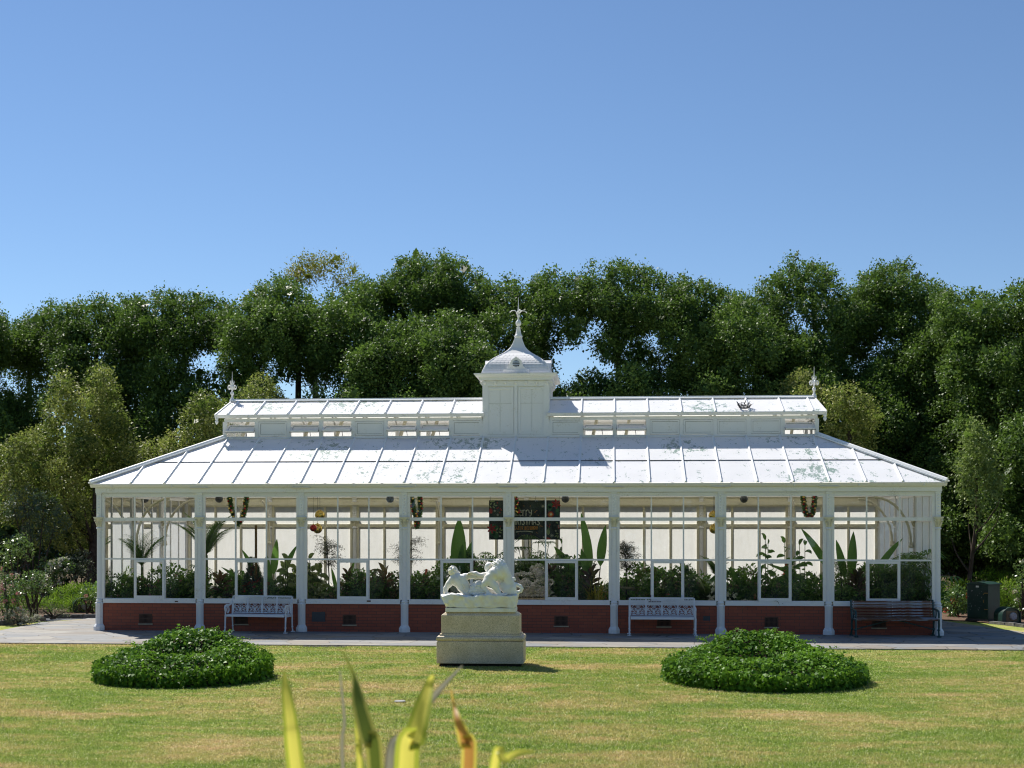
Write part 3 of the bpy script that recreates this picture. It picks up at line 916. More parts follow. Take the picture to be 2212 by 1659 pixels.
def crown(fb, blobs, rng, dens=110, L=.15, W=.09, droop=.25, filler=6, fL=.42, gap=.9, gapf=1.1, tb=0.0, sprig=7, srad=.16, flat=.5, shell=.62, var=.0, nz=.5):
    """blobs rows (x,y,z,rx,ry,rz): sprigs of leaves over every blob's shell, fewer where another blob covers it, big inner leaves for depth"""
    B = np.asarray(blobs, float); wob = Wob(rng, gapf)
    for bi, b in enumerate(B):
        c, r = b[:3], b[3:]
        area = 4 * PI * (r[0]*r[1] + r[1]*r[2] + r[0]*r[2]) / 3
        n = max(3, int(area * dens / sprig))
        u = rsph(rng, n)
        rad = rng.uniform(shell, 1.06, n) ** .7 + Wob(rng, 2.2 / r.mean())(u * r) * .10
        P = c + u * r * rad[:, None]
        q = ((P[:, None, :] - B[None, :, :3]) / B[None, :, 3:]); d = np.sqrt((q ** 2).sum(2)); d[:, bi] = 9
        keep = (d.min(1) > .70) & (wob(P) > -gap)
        P = P[keep]; U = u[keep]; n = len(P)
        if n:
            out = unit(U / r + np.array([0, 0, .35]) + rng.normal(size=(n, 3)) * .35)
            P2 = np.repeat(P, sprig, 0) + rng.normal(size=(n * sprig, 3)) * srad
            O2 = np.repeat(out, sprig, 0)
            A = unit(O2 * .8 + rng.normal(size=O2.shape) * .75 - np.array([0, 0, droop]))
            N = unit(np.array([0, 0, flat]) + O2 * .5 + rng.normal(size=O2.shape) * nz)
            l = L * rng.uniform(.6, 1.3, len(P2)); V, F = kites(P2, A, N, l, l * W / L * rng.uniform(.8, 1.2, len(P2)))
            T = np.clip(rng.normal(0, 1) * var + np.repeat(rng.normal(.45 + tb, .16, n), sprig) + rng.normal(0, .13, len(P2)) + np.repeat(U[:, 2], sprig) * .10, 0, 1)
            fb.add(V, F, T)
        nf = int(area * filler * .3)
        if nf:
            u = rsph(rng, nf); P = c + u * r * rng.uniform(.35, .72, (nf, 1))
            P = P[wob(P) > -gap * .8]; nf = len(P)
            if nf:
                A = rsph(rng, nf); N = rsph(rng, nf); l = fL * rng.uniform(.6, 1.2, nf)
                V, F = kites(P, A, N, l, l * .7); fb.add(V, F, rng.uniform(0, .3, nf))  # inner leaves tinted darker to deepen the shade inside the crown

def D_blobs(lst, Z, rng, jit=.6, sy=1.0):
    """(x, y, radius) as measured in the picture -> blobs standing Z metres away"""
    out = []
    for q in lst:
        x, y, r = q[:3]; z = Z + rng.uniform(-jit, jit) - (q[3] if len(q) > 3 else 0); p = atD(x, y, z); rr = r * z / FD
        out.append((p.x, p.y, p.z, rr, rr * sy, rr * rng.uniform(.9, 1.1)))
    return out

# leaf materials
LM = {
 'elm': leaf_mat('dark_elm_leaf', (0.022, 0.058, 0.014), (0.17, 0.27, 0.055), 0.32, 0.5, 0.22),
 'elm2': leaf_mat('green_elm_leaf', (0.028, 0.072, 0.016), (0.205, 0.31, 0.065), 0.32, 0.5, 0.22),
 'olive': leaf_mat('olive_leaf', (0.07, 0.115, 0.025), (0.5, 0.5, 0.14), 0.38, 0.5, 0.2),
 'gum': leaf_mat('yellow_gum_leaf', (0.14, 0.14, 0.03), (0.46, 0.38, 0.08), 0.4, 0.5, 0.2),
 'ivy': leaf_mat('glossy_ivy_leaf', (0.02, 0.085, 0.009), (0.21, 0.42, 0.028), 0.4, 0.45, 0.16),
 'hedge': leaf_mat('bright_juniper', (0.11, 0.24, 0.018), (0.36, 0.52, 0.04), 0.45, 0.5, 0.2),
 'rose': leaf_mat('rose_leaf', (0.045, 0.11, 0.028), (0.2, 0.29, 0.09), 0.32, 0.32, 0.5),
 'grey': leaf_mat('grey_green_leaf', (0.108, 0.12, 0.072), (0.408, 0.408, 0.3), 0.25, .6, .2),
 'slender': leaf_mat('pale_slender_leaf', (.09, .15, .035), (.42, .50, .15), .42, .45, .35),
 'under': leaf_mat('low_bush_leaf', (0.05, 0.14, 0.035), (0.21, 0.37, 0.09), 0.48, 0.4, 0.3),
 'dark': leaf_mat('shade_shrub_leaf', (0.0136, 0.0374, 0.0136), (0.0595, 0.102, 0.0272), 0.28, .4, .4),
 'blue': leaf_mat('blue_green_needle', (0.039, 0.0715, 0.0455), (0.13, 0.182, 0.1105), 0.2, .5, .3),
 'palm': leaf_mat('palm_leaf', (0.065, 0.18, 0.04), (0.3, 0.5, 0.11), 0.5, 0.35, 0.35),
 'strap': leaf_mat('dark_strap_leaf', (0.055, 0.16, 0.045), (0.24, 0.42, 0.1), 0.5, 0.32, 0.35),
 'lime': leaf_mat('lime_leaf', (0.12, 0.24, 0.04), (0.36, 0.5, 0.09), 0.5, 0.4, 0.35),
 'paddle': leaf_mat('paddle_leaf', (0.05, 0.17, 0.045), (0.19, 0.38, 0.09), 0.5, 0.32, 0.35),
 'purple': leaf_mat('purple_cordyline_leaf', (0.07, 0.024, 0.034), (0.24, 0.075, 0.075), 0.4, 0.35, 0.4),
 'varieg': leaf_mat('variegated_leaf', (0.09, 0.16, 0.045), (0.46, 0.5, 0.2), 0.45, 0.32, 0.4),
 'maple': leaf_mat('dark_maple_leaf', (0.036, 0.024, 0.0168), (0.09, 0.072, 0.042), 0.2, .5, .3),
 'ochre': leaf_mat('ochre_grass_leaf', (0.22, 0.2, 0.035), (0.55, 0.42, 0.09), 0.45, 0.5, 0.3),
 'petal_red': leaf_mat('red_petal', (.42, .03, .03), (.70, .10, .08), .2, .6, .2),
 'petal_pink': leaf_mat('pink_petal', (.55, .20, .22), (.75, .38, .38), .2, .6, .2),
 'petal_white': leaf_mat('cream_petal', (.60, .55, .42), (.85, .82, .72), .2, .6, .2),
 'petal_dry': leaf_mat('faded_hydrangea_petal', (.16, .13, .06), (.38, .30, .17), .2, .7, .2),
}
def flowers(fb, centres, rng, r=.05, n=10, mi=1):
    for c in centres:
        u = rsph(rng, n); P = np.asarray(c) + u * r * .35
        V, F = kites(P, u + rng.normal(size=u.shape) * .3, rsph(rng, n), np.full(n, r), np.full(n, r * .9)); fb.add(V, F, rng.uniform(0, 1, n), mi)

M['stake'] = simple('brown_stake', (.22, .12, .05), .8, .2)
def blooms(cs, rng, r, mat, root, n=14):
    """each bloom a part of its own while they can be counted"""
    if len(cs) <= 30:
        for c in cs:
            f2 = FB(); flowers(f2, [(0, 0, 0)], rng, r, n, 0); f2.build('flower', LM[mat], root, tuple(c))
    else:
        f2 = FB(); flowers(f2, cs, rng, r, n, 0); f2.build('flowers', LM[mat], root)
# ================================================================== glasshouse plants
def arch(base, az, el, L, k=7, bend=1.2, rng=None):
    """points of an arching leaf"""
    pts = [np.asarray(base, float)]; e = el
    for i in range(k):
        d = np.array([math.cos(az) * math.cos(e), math.sin(az) * math.cos(e), math.sin(e)])
        pts.append(pts[-1] + d * L / k); e -= bend / k * (.4 + 1.2 * i / k)
    return np.array(pts)
def wprof(k, w, kind='strap'):
    u = np.linspace(0, 1, k + 1)
    if kind == 'strap': return w * np.clip(np.minimum(u * 6 + .35, 1) * (1 - u ** 2.2) + .02, .02, 1)
    if kind == 'paddle': return w * np.clip(np.sin(PI * np.clip(u, 0, 1) ** .75) ** .7, .03, 1)
    return w * np.clip(np.sin(PI * u) ** .8, .04, 1)
def g_strap(fb, rng, h, n=34, w=.05, bend=1.9, tb=.5, el=(.7, 1.5), base=(0, 0, 0), spread=.08):
    for i in range(n):
        az = rng.uniform(0, 2 * PI); e = rng.uniform(*el); L = h * rng.uniform(.75, 1.15)
        b = np.asarray(base) + np.array([rng.normal(0, spread), rng.normal(0, spread), 0])
        fb.ribbon(arch(b, az, e, L, 7, bend * rng.uniform(.6, 1.2)), wprof(7, w * rng.uniform(.7, 1.2)), np.clip(tb + rng.normal(0, .2), 0, 1), fold=.12)
def g_palm(fb, mb, rng, h, nf=9, fl=1.1, tb=.5, trunk=None, leaf=.36, az0=None):
    th = h * .55 if trunk is None else trunk
    mb.tube([(0, 0, 0), (.02, .0, th * .5), (0, .02, th)], [.05, .04, .03], 8)
    for i in range(nf):
        az = (2 * PI * i / nf + rng.uniform(-.3, .3)) if az0 is None else az0[i % len(az0)] + rng.uniform(-.2, .2)
        e = rng.uniform(1.08, 1.5); L = fl * rng.uniform(.8, 1.15)
        p = arch((0, 0, th), az, e, L, 10, 1.0); mb.tube(p, [.012 * (1 - .08 * j) for j in range(len(p))], 5)
        t = unit(np.gradient(p, axis=0))
        for j in range(2, len(p) * 4 - 4):
            u = j / 4; i0 = int(u); fr = u - i0
            if i0 + 1 >= len(p): break
            q = p[i0] * (1 - fr) + p[i0 + 1] * fr; tt = t[i0]
            sd = unit(np.cross(tt, [0, 0, 1]))
            ll = leaf * math.sin(PI * min(1, .12 + .85 * u / (len(p) - 1))) ** .8
            for sg in (-1, 1):
                d = unit(sd * sg * .8 + tt * .75 - np.array([0, 0, .18 + .15 * rng.uniform()]))
                V, F = kites(q[None], d[None], np.array([[0, 0, 1.0]]) + tt[None] * .2, [ll * rng.uniform(.85, 1.1)], [.026], .05, .35); fb.add(V, F, [np.clip(tb + rng.normal(0, .15), 0, 1)])
def g_fan(fb, mb, rng, h, n=16, r=.34, tb=.45, fingers=11, spread=.25):
    for i in range(n):
        x, y = rng.normal(0, spread, 2); z = h * rng.uniform(.45, 1.0) - r * .4
        az = math.atan2(y, x) + rng.uniform(-.8, .8)
        c = np.array([x, y, z]); mb.tube([(x * .3, y * .3, 0), (x * .7, y * .7, z * .6), tuple(c)], .009, 5)
        d0 = np.array([math.cos(az), math.sin(az), rng.uniform(-.1, .7)]); d0 = unit(d0)
        sd = unit(np.cross(d0, [0, 0, 1]) + 1e-6); up = np.cross(sd, d0)
        rr = r * rng.uniform(.75, 1.2)
        for k in range(fingers):
            a = (k / (fingers - 1) - .5) * 3.6
            d = d0 * math.cos(a) + sd * math.sin(a)
            p0 = c; p1 = c + d * rr * .6 + up * .02; p2 = c + d * rr - np.array([0, 0, .06 + .08 * rng.uniform()]) * rr / .34
            fb.ribbon([p0, p1, p2], [.01, .042 * rr / .34, .006], np.clip(tb + rng.normal(0, .12), 0, 1), nrm=up, fold=.1)
def g_paddle(fb, mb, rng, leaves, tb=.5):
    """leaves: list of (azimuth in the picture plane from vertical, length of stalk, blade length, width, lean towards viewer)"""
    for (a, st, L, w, ly) in leaves:
        d = unit(np.array([math.sin(a), ly, math.cos(a)])); c = d * st
        mb.tube([(0, 0, 0), tuple(d * st * .5 + np.array([0, 0, .03])), tuple(c)], [.022, .018, .012], 6)
        pts = [c + d * L * u + np.array([math.sin(a) * .25 * L * u * u, 0, -.10 * L * u * u * abs(math.sin(a))]) for u in np.linspace(0, 1, 10)]
        fb.ribbon(pts, wprof(9, w, 'paddle'), np.clip(tb + rng.normal(0, .15), 0, 1), nrm=(.35 * rng.choice([-1, 1]), -1, .3), fold=.16)
def g_broad(fb, mb, rng, h, n=4, L=.2, w=.09, tb=.5, per=13, spread=.16):
    for i in range(n):
        x, y = rng.normal(0, spread, 2); hh = h * rng.uniform(.65, 1.0) if i else h
        mb.tube([(x * .4, y * .4, 0), (x * .8, y * .8, hh * .5), (x, y, hh)], [.014, .012, .008], 5)
        for j in range(per):
            u = .25 + .75 * j / per; c = np.array([x * (.4 + .6 * u), y * (.4 + .6 * u), hh * u]); az = j * 2.4 + i
            e = .2 + .9 * (u > .9) + rng.uniform(-.3, .4)
            p = arch(c, az, e, L * rng.uniform(.8, 1.2), 6, 1.5); fb.ribbon(p, wprof(6, w, 'leaf'), np.clip(tb + rng.normal(0, .22), 0, 1), nrm=(rng.normal(0, .5), -.9, .55), fold=.15)
def g_rosette(fb, mb, rng, h, n=22, L=.4, w=.075, tb=.5):
    mb.tube([(0, 0, 0), (.02, 0, h * .5), (0, 0, h * .72)], [.02, .018, .014], 6)
    for j in range(n):
        u = j / n; c = np.array([0, 0, h * (.35 + .38 * u)]); az = j * 2.4; e = .15 + 1.15 * u
        fb.ribbon(arch(c, az, e, L * rng.uniform(.8, 1.1), 6, .8), wprof(6, w, 'leaf'), np.clip(tb + rng.normal(0, .2), 0, 1), nrm=(rng.normal(0, .4), -.8, .6), fold=.14)
def g_maple(fb, mb, rng, h, rad=.5, n=46, tb=.5):
    top = h
    mb.tube([(0, 0, 0), (.03, .02, h * .45), (-.01, 0, h * .75)], [.022, .016, .01], 6)
    for i in range(n):
        az = rng.uniform(0, 2 * PI); z0 = h * rng.uniform(.55, .86); p = arch((0, 0, z0), az, rng.uniform(.2, 1.1), rad * rng.uniform(.55, 1.25), 7, 1.6)
        mb.tube(p, [.006, .005, .005, .004, .004, .003, .003, .002], 4)
        for q in p[2:]:
            m = 7; P = q + rng.normal(size=(m, 3)) * .035
            A = rng.normal(size=(m, 3)) * .6 + np.array([0, 0, -.45]); V, F = kites(P, A, rsph(rng, m), rng.uniform(.03, .075, m), np.full(m, .011)); fb.add(V, F, np.clip(rng.normal(tb, .2, m), 0, 1))
def g_bush(fb, rng, h, rad, L=.09, W=.05, tb=.45, dens=420):
    bl = [(rng.normal(0, rad * .35), rng.normal(0, rad * .3), h * rng.uniform(.35, .78), rad * rng.uniform(.4, .6), rad * rng.uniform(.4, .55), h * rng.uniform(.2, .3)) for _ in range(7)]
    crown(fb, bl, rng, dens, L, W, .2, 10, .16, 1.2, 5, tb - .45, 5, .04, .6)
    return bl

ORD = ['first', 'second', 'third', 'fourth', 'fifth', 'sixth', 'seventh', 'eighth']
ZB = .50
seedc = [100]
def plant(kind, dx, top, dy, label, cat='plant', name='potted_plant', mat='palm', group=None, **kw):
    seedc[0] += 1; rng = np.random.default_rng(seedc[0])
    p = atY(dx, top, YF + dy); h = p.z - ZB
    root = thing(name, (p.x, p.y, ZB), label, cat, group)
    fb = FB(); mb = MB(); mats = [LM[mat]]
    if kind == 'strap': g_strap(fb, rng, h * kw.pop('k', 1.15), **kw)
    elif kind == 'palm': g_palm(fb, mb, rng, h, **kw)
    elif kind == 'fan': g_fan(fb, mb, rng, h, **kw)
    elif kind == 'paddle': g_paddle(fb, mb, rng, [(a, s * h, l * h, w, ly) for a, s, l, w, ly in kw.pop('leaves')], **kw)
    elif kind == 'broad': g_broad(fb, mb, rng, h, **kw)
    elif kind == 'rosette': g_rosette(fb, mb, rng, h, **kw)
    elif kind == 'maple': g_maple(fb, mb, rng, h, **kw)
    elif kind == 'bush':
        fl = kw.pop('fl', None); bl = g_bush(fb, rng, h, **kw)
        if fl:
            mats.append(LM[fl[0]]); cs = []
            for _ in range(fl[1]):
                b = bl[rng.integers(len(bl))]; u = rsph(rng, 1)[0]; u[2] = abs(u[2]) * .8 + .1; u[1] = -abs(u[1]); cs.append(np.array(b[:3]) + u * np.array(b[3:]) * 1.05)
            blooms(cs, rng, fl[2], fl[0], root, 16)
    fb.build('leaf' if kind in ('strap', 'paddle') else 'foliage', mats[0], root)
    if mb.v: mb.build('stem', M['stem'] if kind not in ('maple',) else M['bark'], root, smooth=True)
    return root

b = MB()
for (y0, y1) in ((.22, 2.35), (4.9, DEP - .25)):
    b.box(-W2 + .35, W2 - .35, y0, y1, .031, ZB - .02)
tag(b.build('planting_bed', M['soil'], None, (XC, YF, 0)), 'long raised soil bed filled with plants behind the glass', 'planter')

P_ = plant
# first bay
P_('palm', 306, 1132, 1.0, 'feather palm with upright fronds in the first glazed bay from the left', 'palm', 'feather_palm', nf=11, fl=1.05, trunk=1.15, tb=.4)
P_('strap', 266, 1232, 1.0, 'bright green strap-leaved clump beside the left corner column', name='strap_plant', mat='lime', n=46, w=.05)
P_('strap', 336, 1216, 1.15, 'dark green strap-leaved clump behind the first opening sash', name='strap_plant', n=70, w=.055, mat='strap', bend=2.4)
P_('bush', 402, 1216, .95, 'light green broad-leaved bush at the right of the first bay', 'bush', 'leafy_bush', 'lime', rad=.42, L=.16, W=.10, dens=200)
P_('palm', 446, 1092, 1.5, 'tall feather palm spreading behind the second column from the left', 'palm', 'feather_palm', nf=14, fl=1.2, trunk=1.45, leaf=.42, az0=[0, PI, .6, 2.6, -.4, 3.5, 1.5, -1.5])
P_('fan', 424, 1212, 1.5, 'dark fan-leaved palm low behind the second column from the left', 'palm', 'fan_palm', 'strap', n=12, r=.3)
# second bay
P_('rosette', 478, 1222, .7, 'dark purple cordyline in the second glazed bay', name='cordyline', mat='purple', n=16, L=.34, w=.10)
P_('strap', 505, 1235, 1.0, 'thin dark grassy plant left of the second opening sash', name='strap_plant', mat='strap', n=40, w=.03)
P_('paddle', 585, 1158, 1.1, 'broad paddle-leaved bird-of-paradise plant in the second bay', name='paddle_plant', mat='paddle', leaves=[(-.42, .42, .50, .16, .1), (.10, .48, .5, .2, -.1), (.34, .5, .45, .18, .05), (.0, .3, .5, .22, -.3), (-.75, .35, .5, .12, -.1)])
P_('broad', 617, 1206, .7, 'variegated large-leaved plant at the right of the second bay', name='variegated_plant', mat='varieg', n=6, L=.26, w=.13, tb=.5, per=10)
# third bay
P_('maple', 708, 1150, 1.0, 'weeping lace-leaved maple in the third bay below the gold baubles', 'maple', 'lace_maple', 'maple', rad=.46)
P_('broad', 682, 1200, .6, 'variegated rubber plant at the left of the third bay', name='variegated_plant', mat='varieg', n=5, L=.26, w=.13, per=9)
P_('paddle', 735, 1205, 1.4, 'grey-green paddle-leaved plant left of the third opening sash', name='paddle_plant', mat='paddle', leaves=[(.25, .4, .6, .12, 0), (-.2, .3, .55, .12, .1), (.5, .3, .5, .1, -.1)])
P_('rosette', 752, 1208, 1.0, 'reddish cordyline behind the third opening sash', name='cordyline', mat='purple', tb=.75, n=14, L=.34, w=.1)
P_('rosette', 776, 1232, 1.0, 'small dark cordyline at the right edge of the third opening sash', name='cordyline', mat='purple', tb=.35, n=14, L=.3, w=.09)
P_('rosette', 832, 1205, 1.0, 'tall red-leaved cordyline at the right of the third bay', name='cordyline', mat='purple', tb=.8, n=13, L=.36, w=.11)
# fourth
P_('maple', 880, 1150, 1.1, 'weeping lace-leaved maple behind the fourth column from the left', 'maple', 'lace_maple', 'maple', rad=.52)
P_('paddle', 986, 1117, 1.2, 'single huge upright paddle-leaved plant in the fourth bay', name='paddle_plant', mat='paddle', leaves=[(.03, .38, .62, .42, -.05), (.18, .36, .42, .24, .2), (.1, .34, .4, .2, -.2)], tb=.35)
P_('rosette', 1022, 1180, .9, 'dark cordyline spike beside the huge paddle leaf', name='cordyline', mat='purple', tb=.15, n=12, L=.22, w=.08)
P_('fan', 1055, 1178, 1.3, 'spiky fan palm above the reclining marble man', 'palm', 'fan_palm', n=15, r=.26, spread=.35)
P_('fan', 960, 1218, 1.0, 'small green fan palm right of the stone urn in the fourth bay', 'palm', 'fan_palm', 'palm', n=16, r=.26)
P_('bush', 1000, 1190, 1.6, 'tall ferny bush behind the fourth opening sash', 'bush', 'leafy_bush', 'palm', rad=.65, L=.09)
P_('bush', 1066, 1192, 1.7, 'tall ferny bush behind the marble beast', 'bush', 'leafy_bush', 'palm', rad=.7, L=.09)
# fifth
P_('fan', 1150, 1150, 1.0, 'upright fan palm under the dark banner', 'palm', 'fan_palm', 'strap', n=18, r=.34, spread=.3)
P_('fan', 1202, 1180, 1.2, 'low fan palm right of the one under the banner', 'palm', 'fan_palm', 'strap', n=15, r=.28)
P_('broad', 1213, 1160, .9, 'rubber plant with upright leaves right of the dark banner', name='rubber_plant', mat='paddle', n=2, L=.26, w=.11, per=8)
P_('rosette', 1190, 1192, .9, 'brownish cordyline in the fifth bay', name='cordyline', mat='purple', tb=.5, n=10, L=.24, w=.1)
P_('paddle', 1287, 1103, 1.0, 'tall paddle-leaved plant at the right of the fifth bay', name='paddle_plant', mat='paddle', leaves=[(-.13, .42, .58, .25, .05), (.10, .45, .42, .26, .1), (-.5, .34, .42, .24, 0), (-.2, .36, .3, .2, -.2)], tb=.45)
P_('rosette', 1276, 1205, .8, 'dark purple cordyline below the tall paddle leaves', name='cordyline', mat='purple', tb=.1, n=18, L=.34, w=.11)
P_('bush', 1210, 1205, 1.6, 'tall bush filling the middle of the fifth bay', 'bush', 'leafy_bush', 'palm', rad=.7, L=.1)
P_('bush', 1130, 1200, 1.6, 'tall bush left in the fifth bay behind the pane that mirrors the statue', 'bush', 'leafy_bush', 'strap', rad=.6, L=.1)
P_('strap', 1284, 1245, .5, 'yellowish grass clump at the right of the fifth bay', name='grass_clump', mat='ochre', n=80, w=.025, bend=1.8)
# sixth
P_('maple', 1352, 1158, .9, 'dense dark-leaved maple right of the sixth column from the left', 'maple', 'lace_maple', 'maple', rad=.36, n=80, tb=.25)
P_('broad', 1372, 1222, 1.1, 'leafy green shrub behind the stone urn in the sixth bay', name='leafy_shrub', mat='palm', n=5, L=.15, w=.07, per=14)
P_('paddle', 1487, 1205, 1.1, 'low paddle-leaved plant at the right of the sixth bay', name='paddle_plant', mat='paddle', leaves=[(-.6, .5, .6, .2, 0), (-.1, .5, .5, .12, .1), (.6, .4, .6, .12, 0)])
P_('palm', 1545, 1165, 1.2, 'small feathery palm behind the seventh column from the left', 'palm', 'feather_palm', 'palm', nf=9, fl=.6, trunk=.95, leaf=.2)
P_('palm', 1528, 1240, .6, 'drooping fan palm low at the right of the sixth bay', 'palm', 'feather_palm', 'lime', nf=9, fl=.8, trunk=.25, leaf=.3)
# seventh
P_('paddle', 1612, 1212, .9, 'arching paddle-leaved plant at the left of the seventh bay', name='paddle_plant', mat='paddle', leaves=[(.75, .5, .65, .2, 0), (.3, .5, .5, .16, .1), (-.3, .45, .5, .2, -.1)])
P_('broad', 1656, 1158, .9, 'rubber plant with a brown bud behind the seventh opening sash', name='rubber_plant', mat='strap', n=2, L=.24, w=.1, per=13, spread=.05)
P_('broad', 1706, 1165, 1.0, 'tall rubber plant at the right edge of the seventh opening sash', name='rubber_plant', mat='strap', n=3, L=.27, w=.11, per=13, spread=.1)
P_('broad', 1736, 1165, 1.2, 'thin rubber plant right of the tall one in the seventh bay', name='rubber_plant', mat='strap', n=2, L=.26, w=.11, per=9, spread=.08)
P_('rosette', 1708, 1222, .7, 'dark cordyline at the foot of the rubber plants in the seventh bay', name='cordyline', mat='strap', tb=.2, n=20, L=.36, w=.08)
P_('strap', 1660, 1262, .4, 'pale fern clump against the glass in the seventh bay', name='fern_clump', mat='blue', n=40, w=.06, bend=2.2)
# eighth
P_('maple', 1816, 1200, .9, 'wispy small-leaved shrub at the left of the eighth bay', 'shrub', 'wispy_shrub', 'palm', rad=.3, n=40, tb=.7)
P_('paddle', 1838, 1128, 1.1, 'spreading paddle-leaved plant in the eighth bay', name='paddle_plant', mat='paddle', leaves=[(-.46, .52, .55, .19, .05), (.02, .4, .5, .24, -.05), (.55, .5, .5, .17, .1), (.82, .42, .4, .12, 0), (-.2, .4, .45, .2, -.2), (-.95, .5, .5, .14, .1)], tb=.55)
P_('rosette', 1851, 1218, .7, 'dark bronze cordyline below the spreading paddle leaves', name='cordyline', mat='purple', tb=.2, n=22, L=.36, w=.1)
P_('fan', 1905, 1212, .8, 'dark fan palm behind the eighth opening sash', 'palm', 'fan_palm', 'strap', n=20, r=.34, spread=.3)
P_('fan', 1985, 1178, .9, 'large fan palm filling the right corner of the glasshouse', 'palm', 'fan_palm', 'palm', n=34, r=.42, spread=.34)
P_('palm', 1945, 1215, .6, 'light green drooping palm frond plant right of the eighth opening sash', 'palm', 'feather_palm', 'lime', nf=8, fl=.8, trunk=.5, leaf=.34)
# taller background bushes of several kinds
for (dx, top, dy, mk, L_, W_, rad, lab) in (
 (262, 1226, 1.7, 'lime', .15, .06, .5, 'bright green bush far back in the left corner of the first bay'),
 (372, 1220, 1.9, 'palm', .12, .06, .5, 'tall green bush behind the right edge of the first opening sash'),
 (520, 1230, 1.8, 'under', .13, .06, .5, 'dark bush far back behind the decorated Christmas tree'),
 (660, 1222, 1.5, 'varieg', .17, .09, .45, 'variegated broad-leaved bush beside the third column from the left'),
 (800, 1240, 1.8, 'palm', .11, .06, .55, 'rounded green bush far back in the third bay'),
 (935, 1222, 1.9, 'palm', .10, .05, .6, 'feathery green bush far back in the fourth bay beside the urn'),
 (1110, 1208, 1.4, 'strap', .12, .05, .5, 'dense green bush behind the middle column'),
 (1250, 1206, 1.5, 'under', .14, .07, .6, 'dense dark bush between the rubber plant and the tall paddle leaves'),
 (1385, 1216, 1.7, 'palm', .12, .06, .5, 'leafy green bush far back behind the sixth bay urn'),
 (1505, 1222, 1.6, 'strap', .12, .06, .5, 'leafy bush far back at the right of the sixth bay'),
 (1590, 1222, 1.6, 'palm', .14, .07, .5, 'leafy green bush far back beside the seventh column from the left'),
 (1745, 1232, 1.6, 'under', .13, .07, .5, 'dark bush far back at the right of the seventh bay'),
 (1822, 1220, 1.5, 'varieg', .10, .05, .4, 'pale-leaved bush at the left of the eighth bay'),
 (1880, 1216, 1.7, 'strap', .15, .06, .5, 'dense green bush far back behind the eighth opening sash'),
 (1955, 1208, 1.7, 'lime', .16, .06, .5, 'light green bush far back in the right corner of the eighth bay')):
    P_('bush', dx, top, dy, lab, 'bush', 'leafy_bush', mk, rad=rad, L=L_, W=W_, dens=230, tb=.5)
# low bushes along the glass: three or so in each bay
kinds = [('palm', None), ('strap', None), ('palm', ('petal_dry', 15, .085)), ('dark', None), ('ochre', None), ('strap', ('petal_dry', 11, .085))]
lows = {0: [(.25, 3, 1262, ('petal_pink', 5, .035)), (.62, 0, 1258, ('petal_pink', 9, .04)), (.88, 0, 1250, ('petal_pink', 8, .04))],
        1: [(.12, 3, 1262, None), (.36, 1, 1262, None), (.58, 3, 1256, ('petal_red', 14, .04)), (.85, 0, 1266, None)],
        2: [(.14, 0, 1262, None), (.36, 1, 1250, ('petal_dry', 17, .085)), (.62, 1, 1252, ('petal_dry', 17, .085)), (.86, 3, 1248, ('petal_dry', 20, .085))],
        3: [(.14, 0, 1254, ('petal_dry', 10, .085)), (.38, 1, 1254, ('petal_dry', 11, .085)), (.62, 3, 1250, None), (.87, 3, 1246, None)],
        4: [(.14, 3, 1250, None), (.36, 0, 1244, None), (.60, 1, 1240, ('petal_dry', 5, .07)), (.87, 1, 1254, None)],
        5: [(.14, 0, 1272, None), (.42, 0, 1238, ('petal_dry', 23, .06)), (.66, 3, 1236, ('petal_dry', 13, .06)), (.88, 1, 1262, None)],
        6: [(.14, 3, 1240, ('petal_dry', 20, .06)), (.38, 0, 1244, ('petal_dry', 8, .06)), (.64, 0, 1264, None), (.87, 0, 1262, None)],
        7: [(.14, 1, 1252, None), (.36, 3, 1250, None), (.60, 1, 1252, None), (.86, 1, 1252, None)]}
colx = [215, 433, 652, 875, 1098, 1327, 1556, 1791, 2025]
where = {3: ['at the left', 'in the middle', 'at the right'], 4: ['at the left end', 'left of the middle', 'right of the middle', 'at the right end']}
tone = {'palm': 'mid green', 'strap': 'deep green', 'under': 'dark green'}
for i in range(8):
    L_ = lows[i]
    for j, (u, kd, top, fl) in enumerate(L_):
        dx = colx[i] + u * (colx[i + 1] - colx[i]); mk = ['palm', 'strap', 'palm', 'under', 'ochre', 'strap'][kd]
        fw = '' if not fl else {'petal_dry': ' with faded flower heads', 'petal_pink': ' with small pink flowers', 'petal_red': ' with red tinsel flowers'}[fl[0]]
        P_('bush', dx, top - [18, -6, 6, -12, 10][(i * 3 + j * 2) % 5] - 2, .72 + .2 * ((i + j) % 3), f'low {tone[mk]} bush{fw} {where[len(L_)][j]} of the {ORD[i]} bay', 'bush', 'low_bush', mk, group='low bushes along the glass', rad=.60, L=.10, W=.055, tb=.45 + .12 * ((i + j) % 3), fl=fl, dens=330)

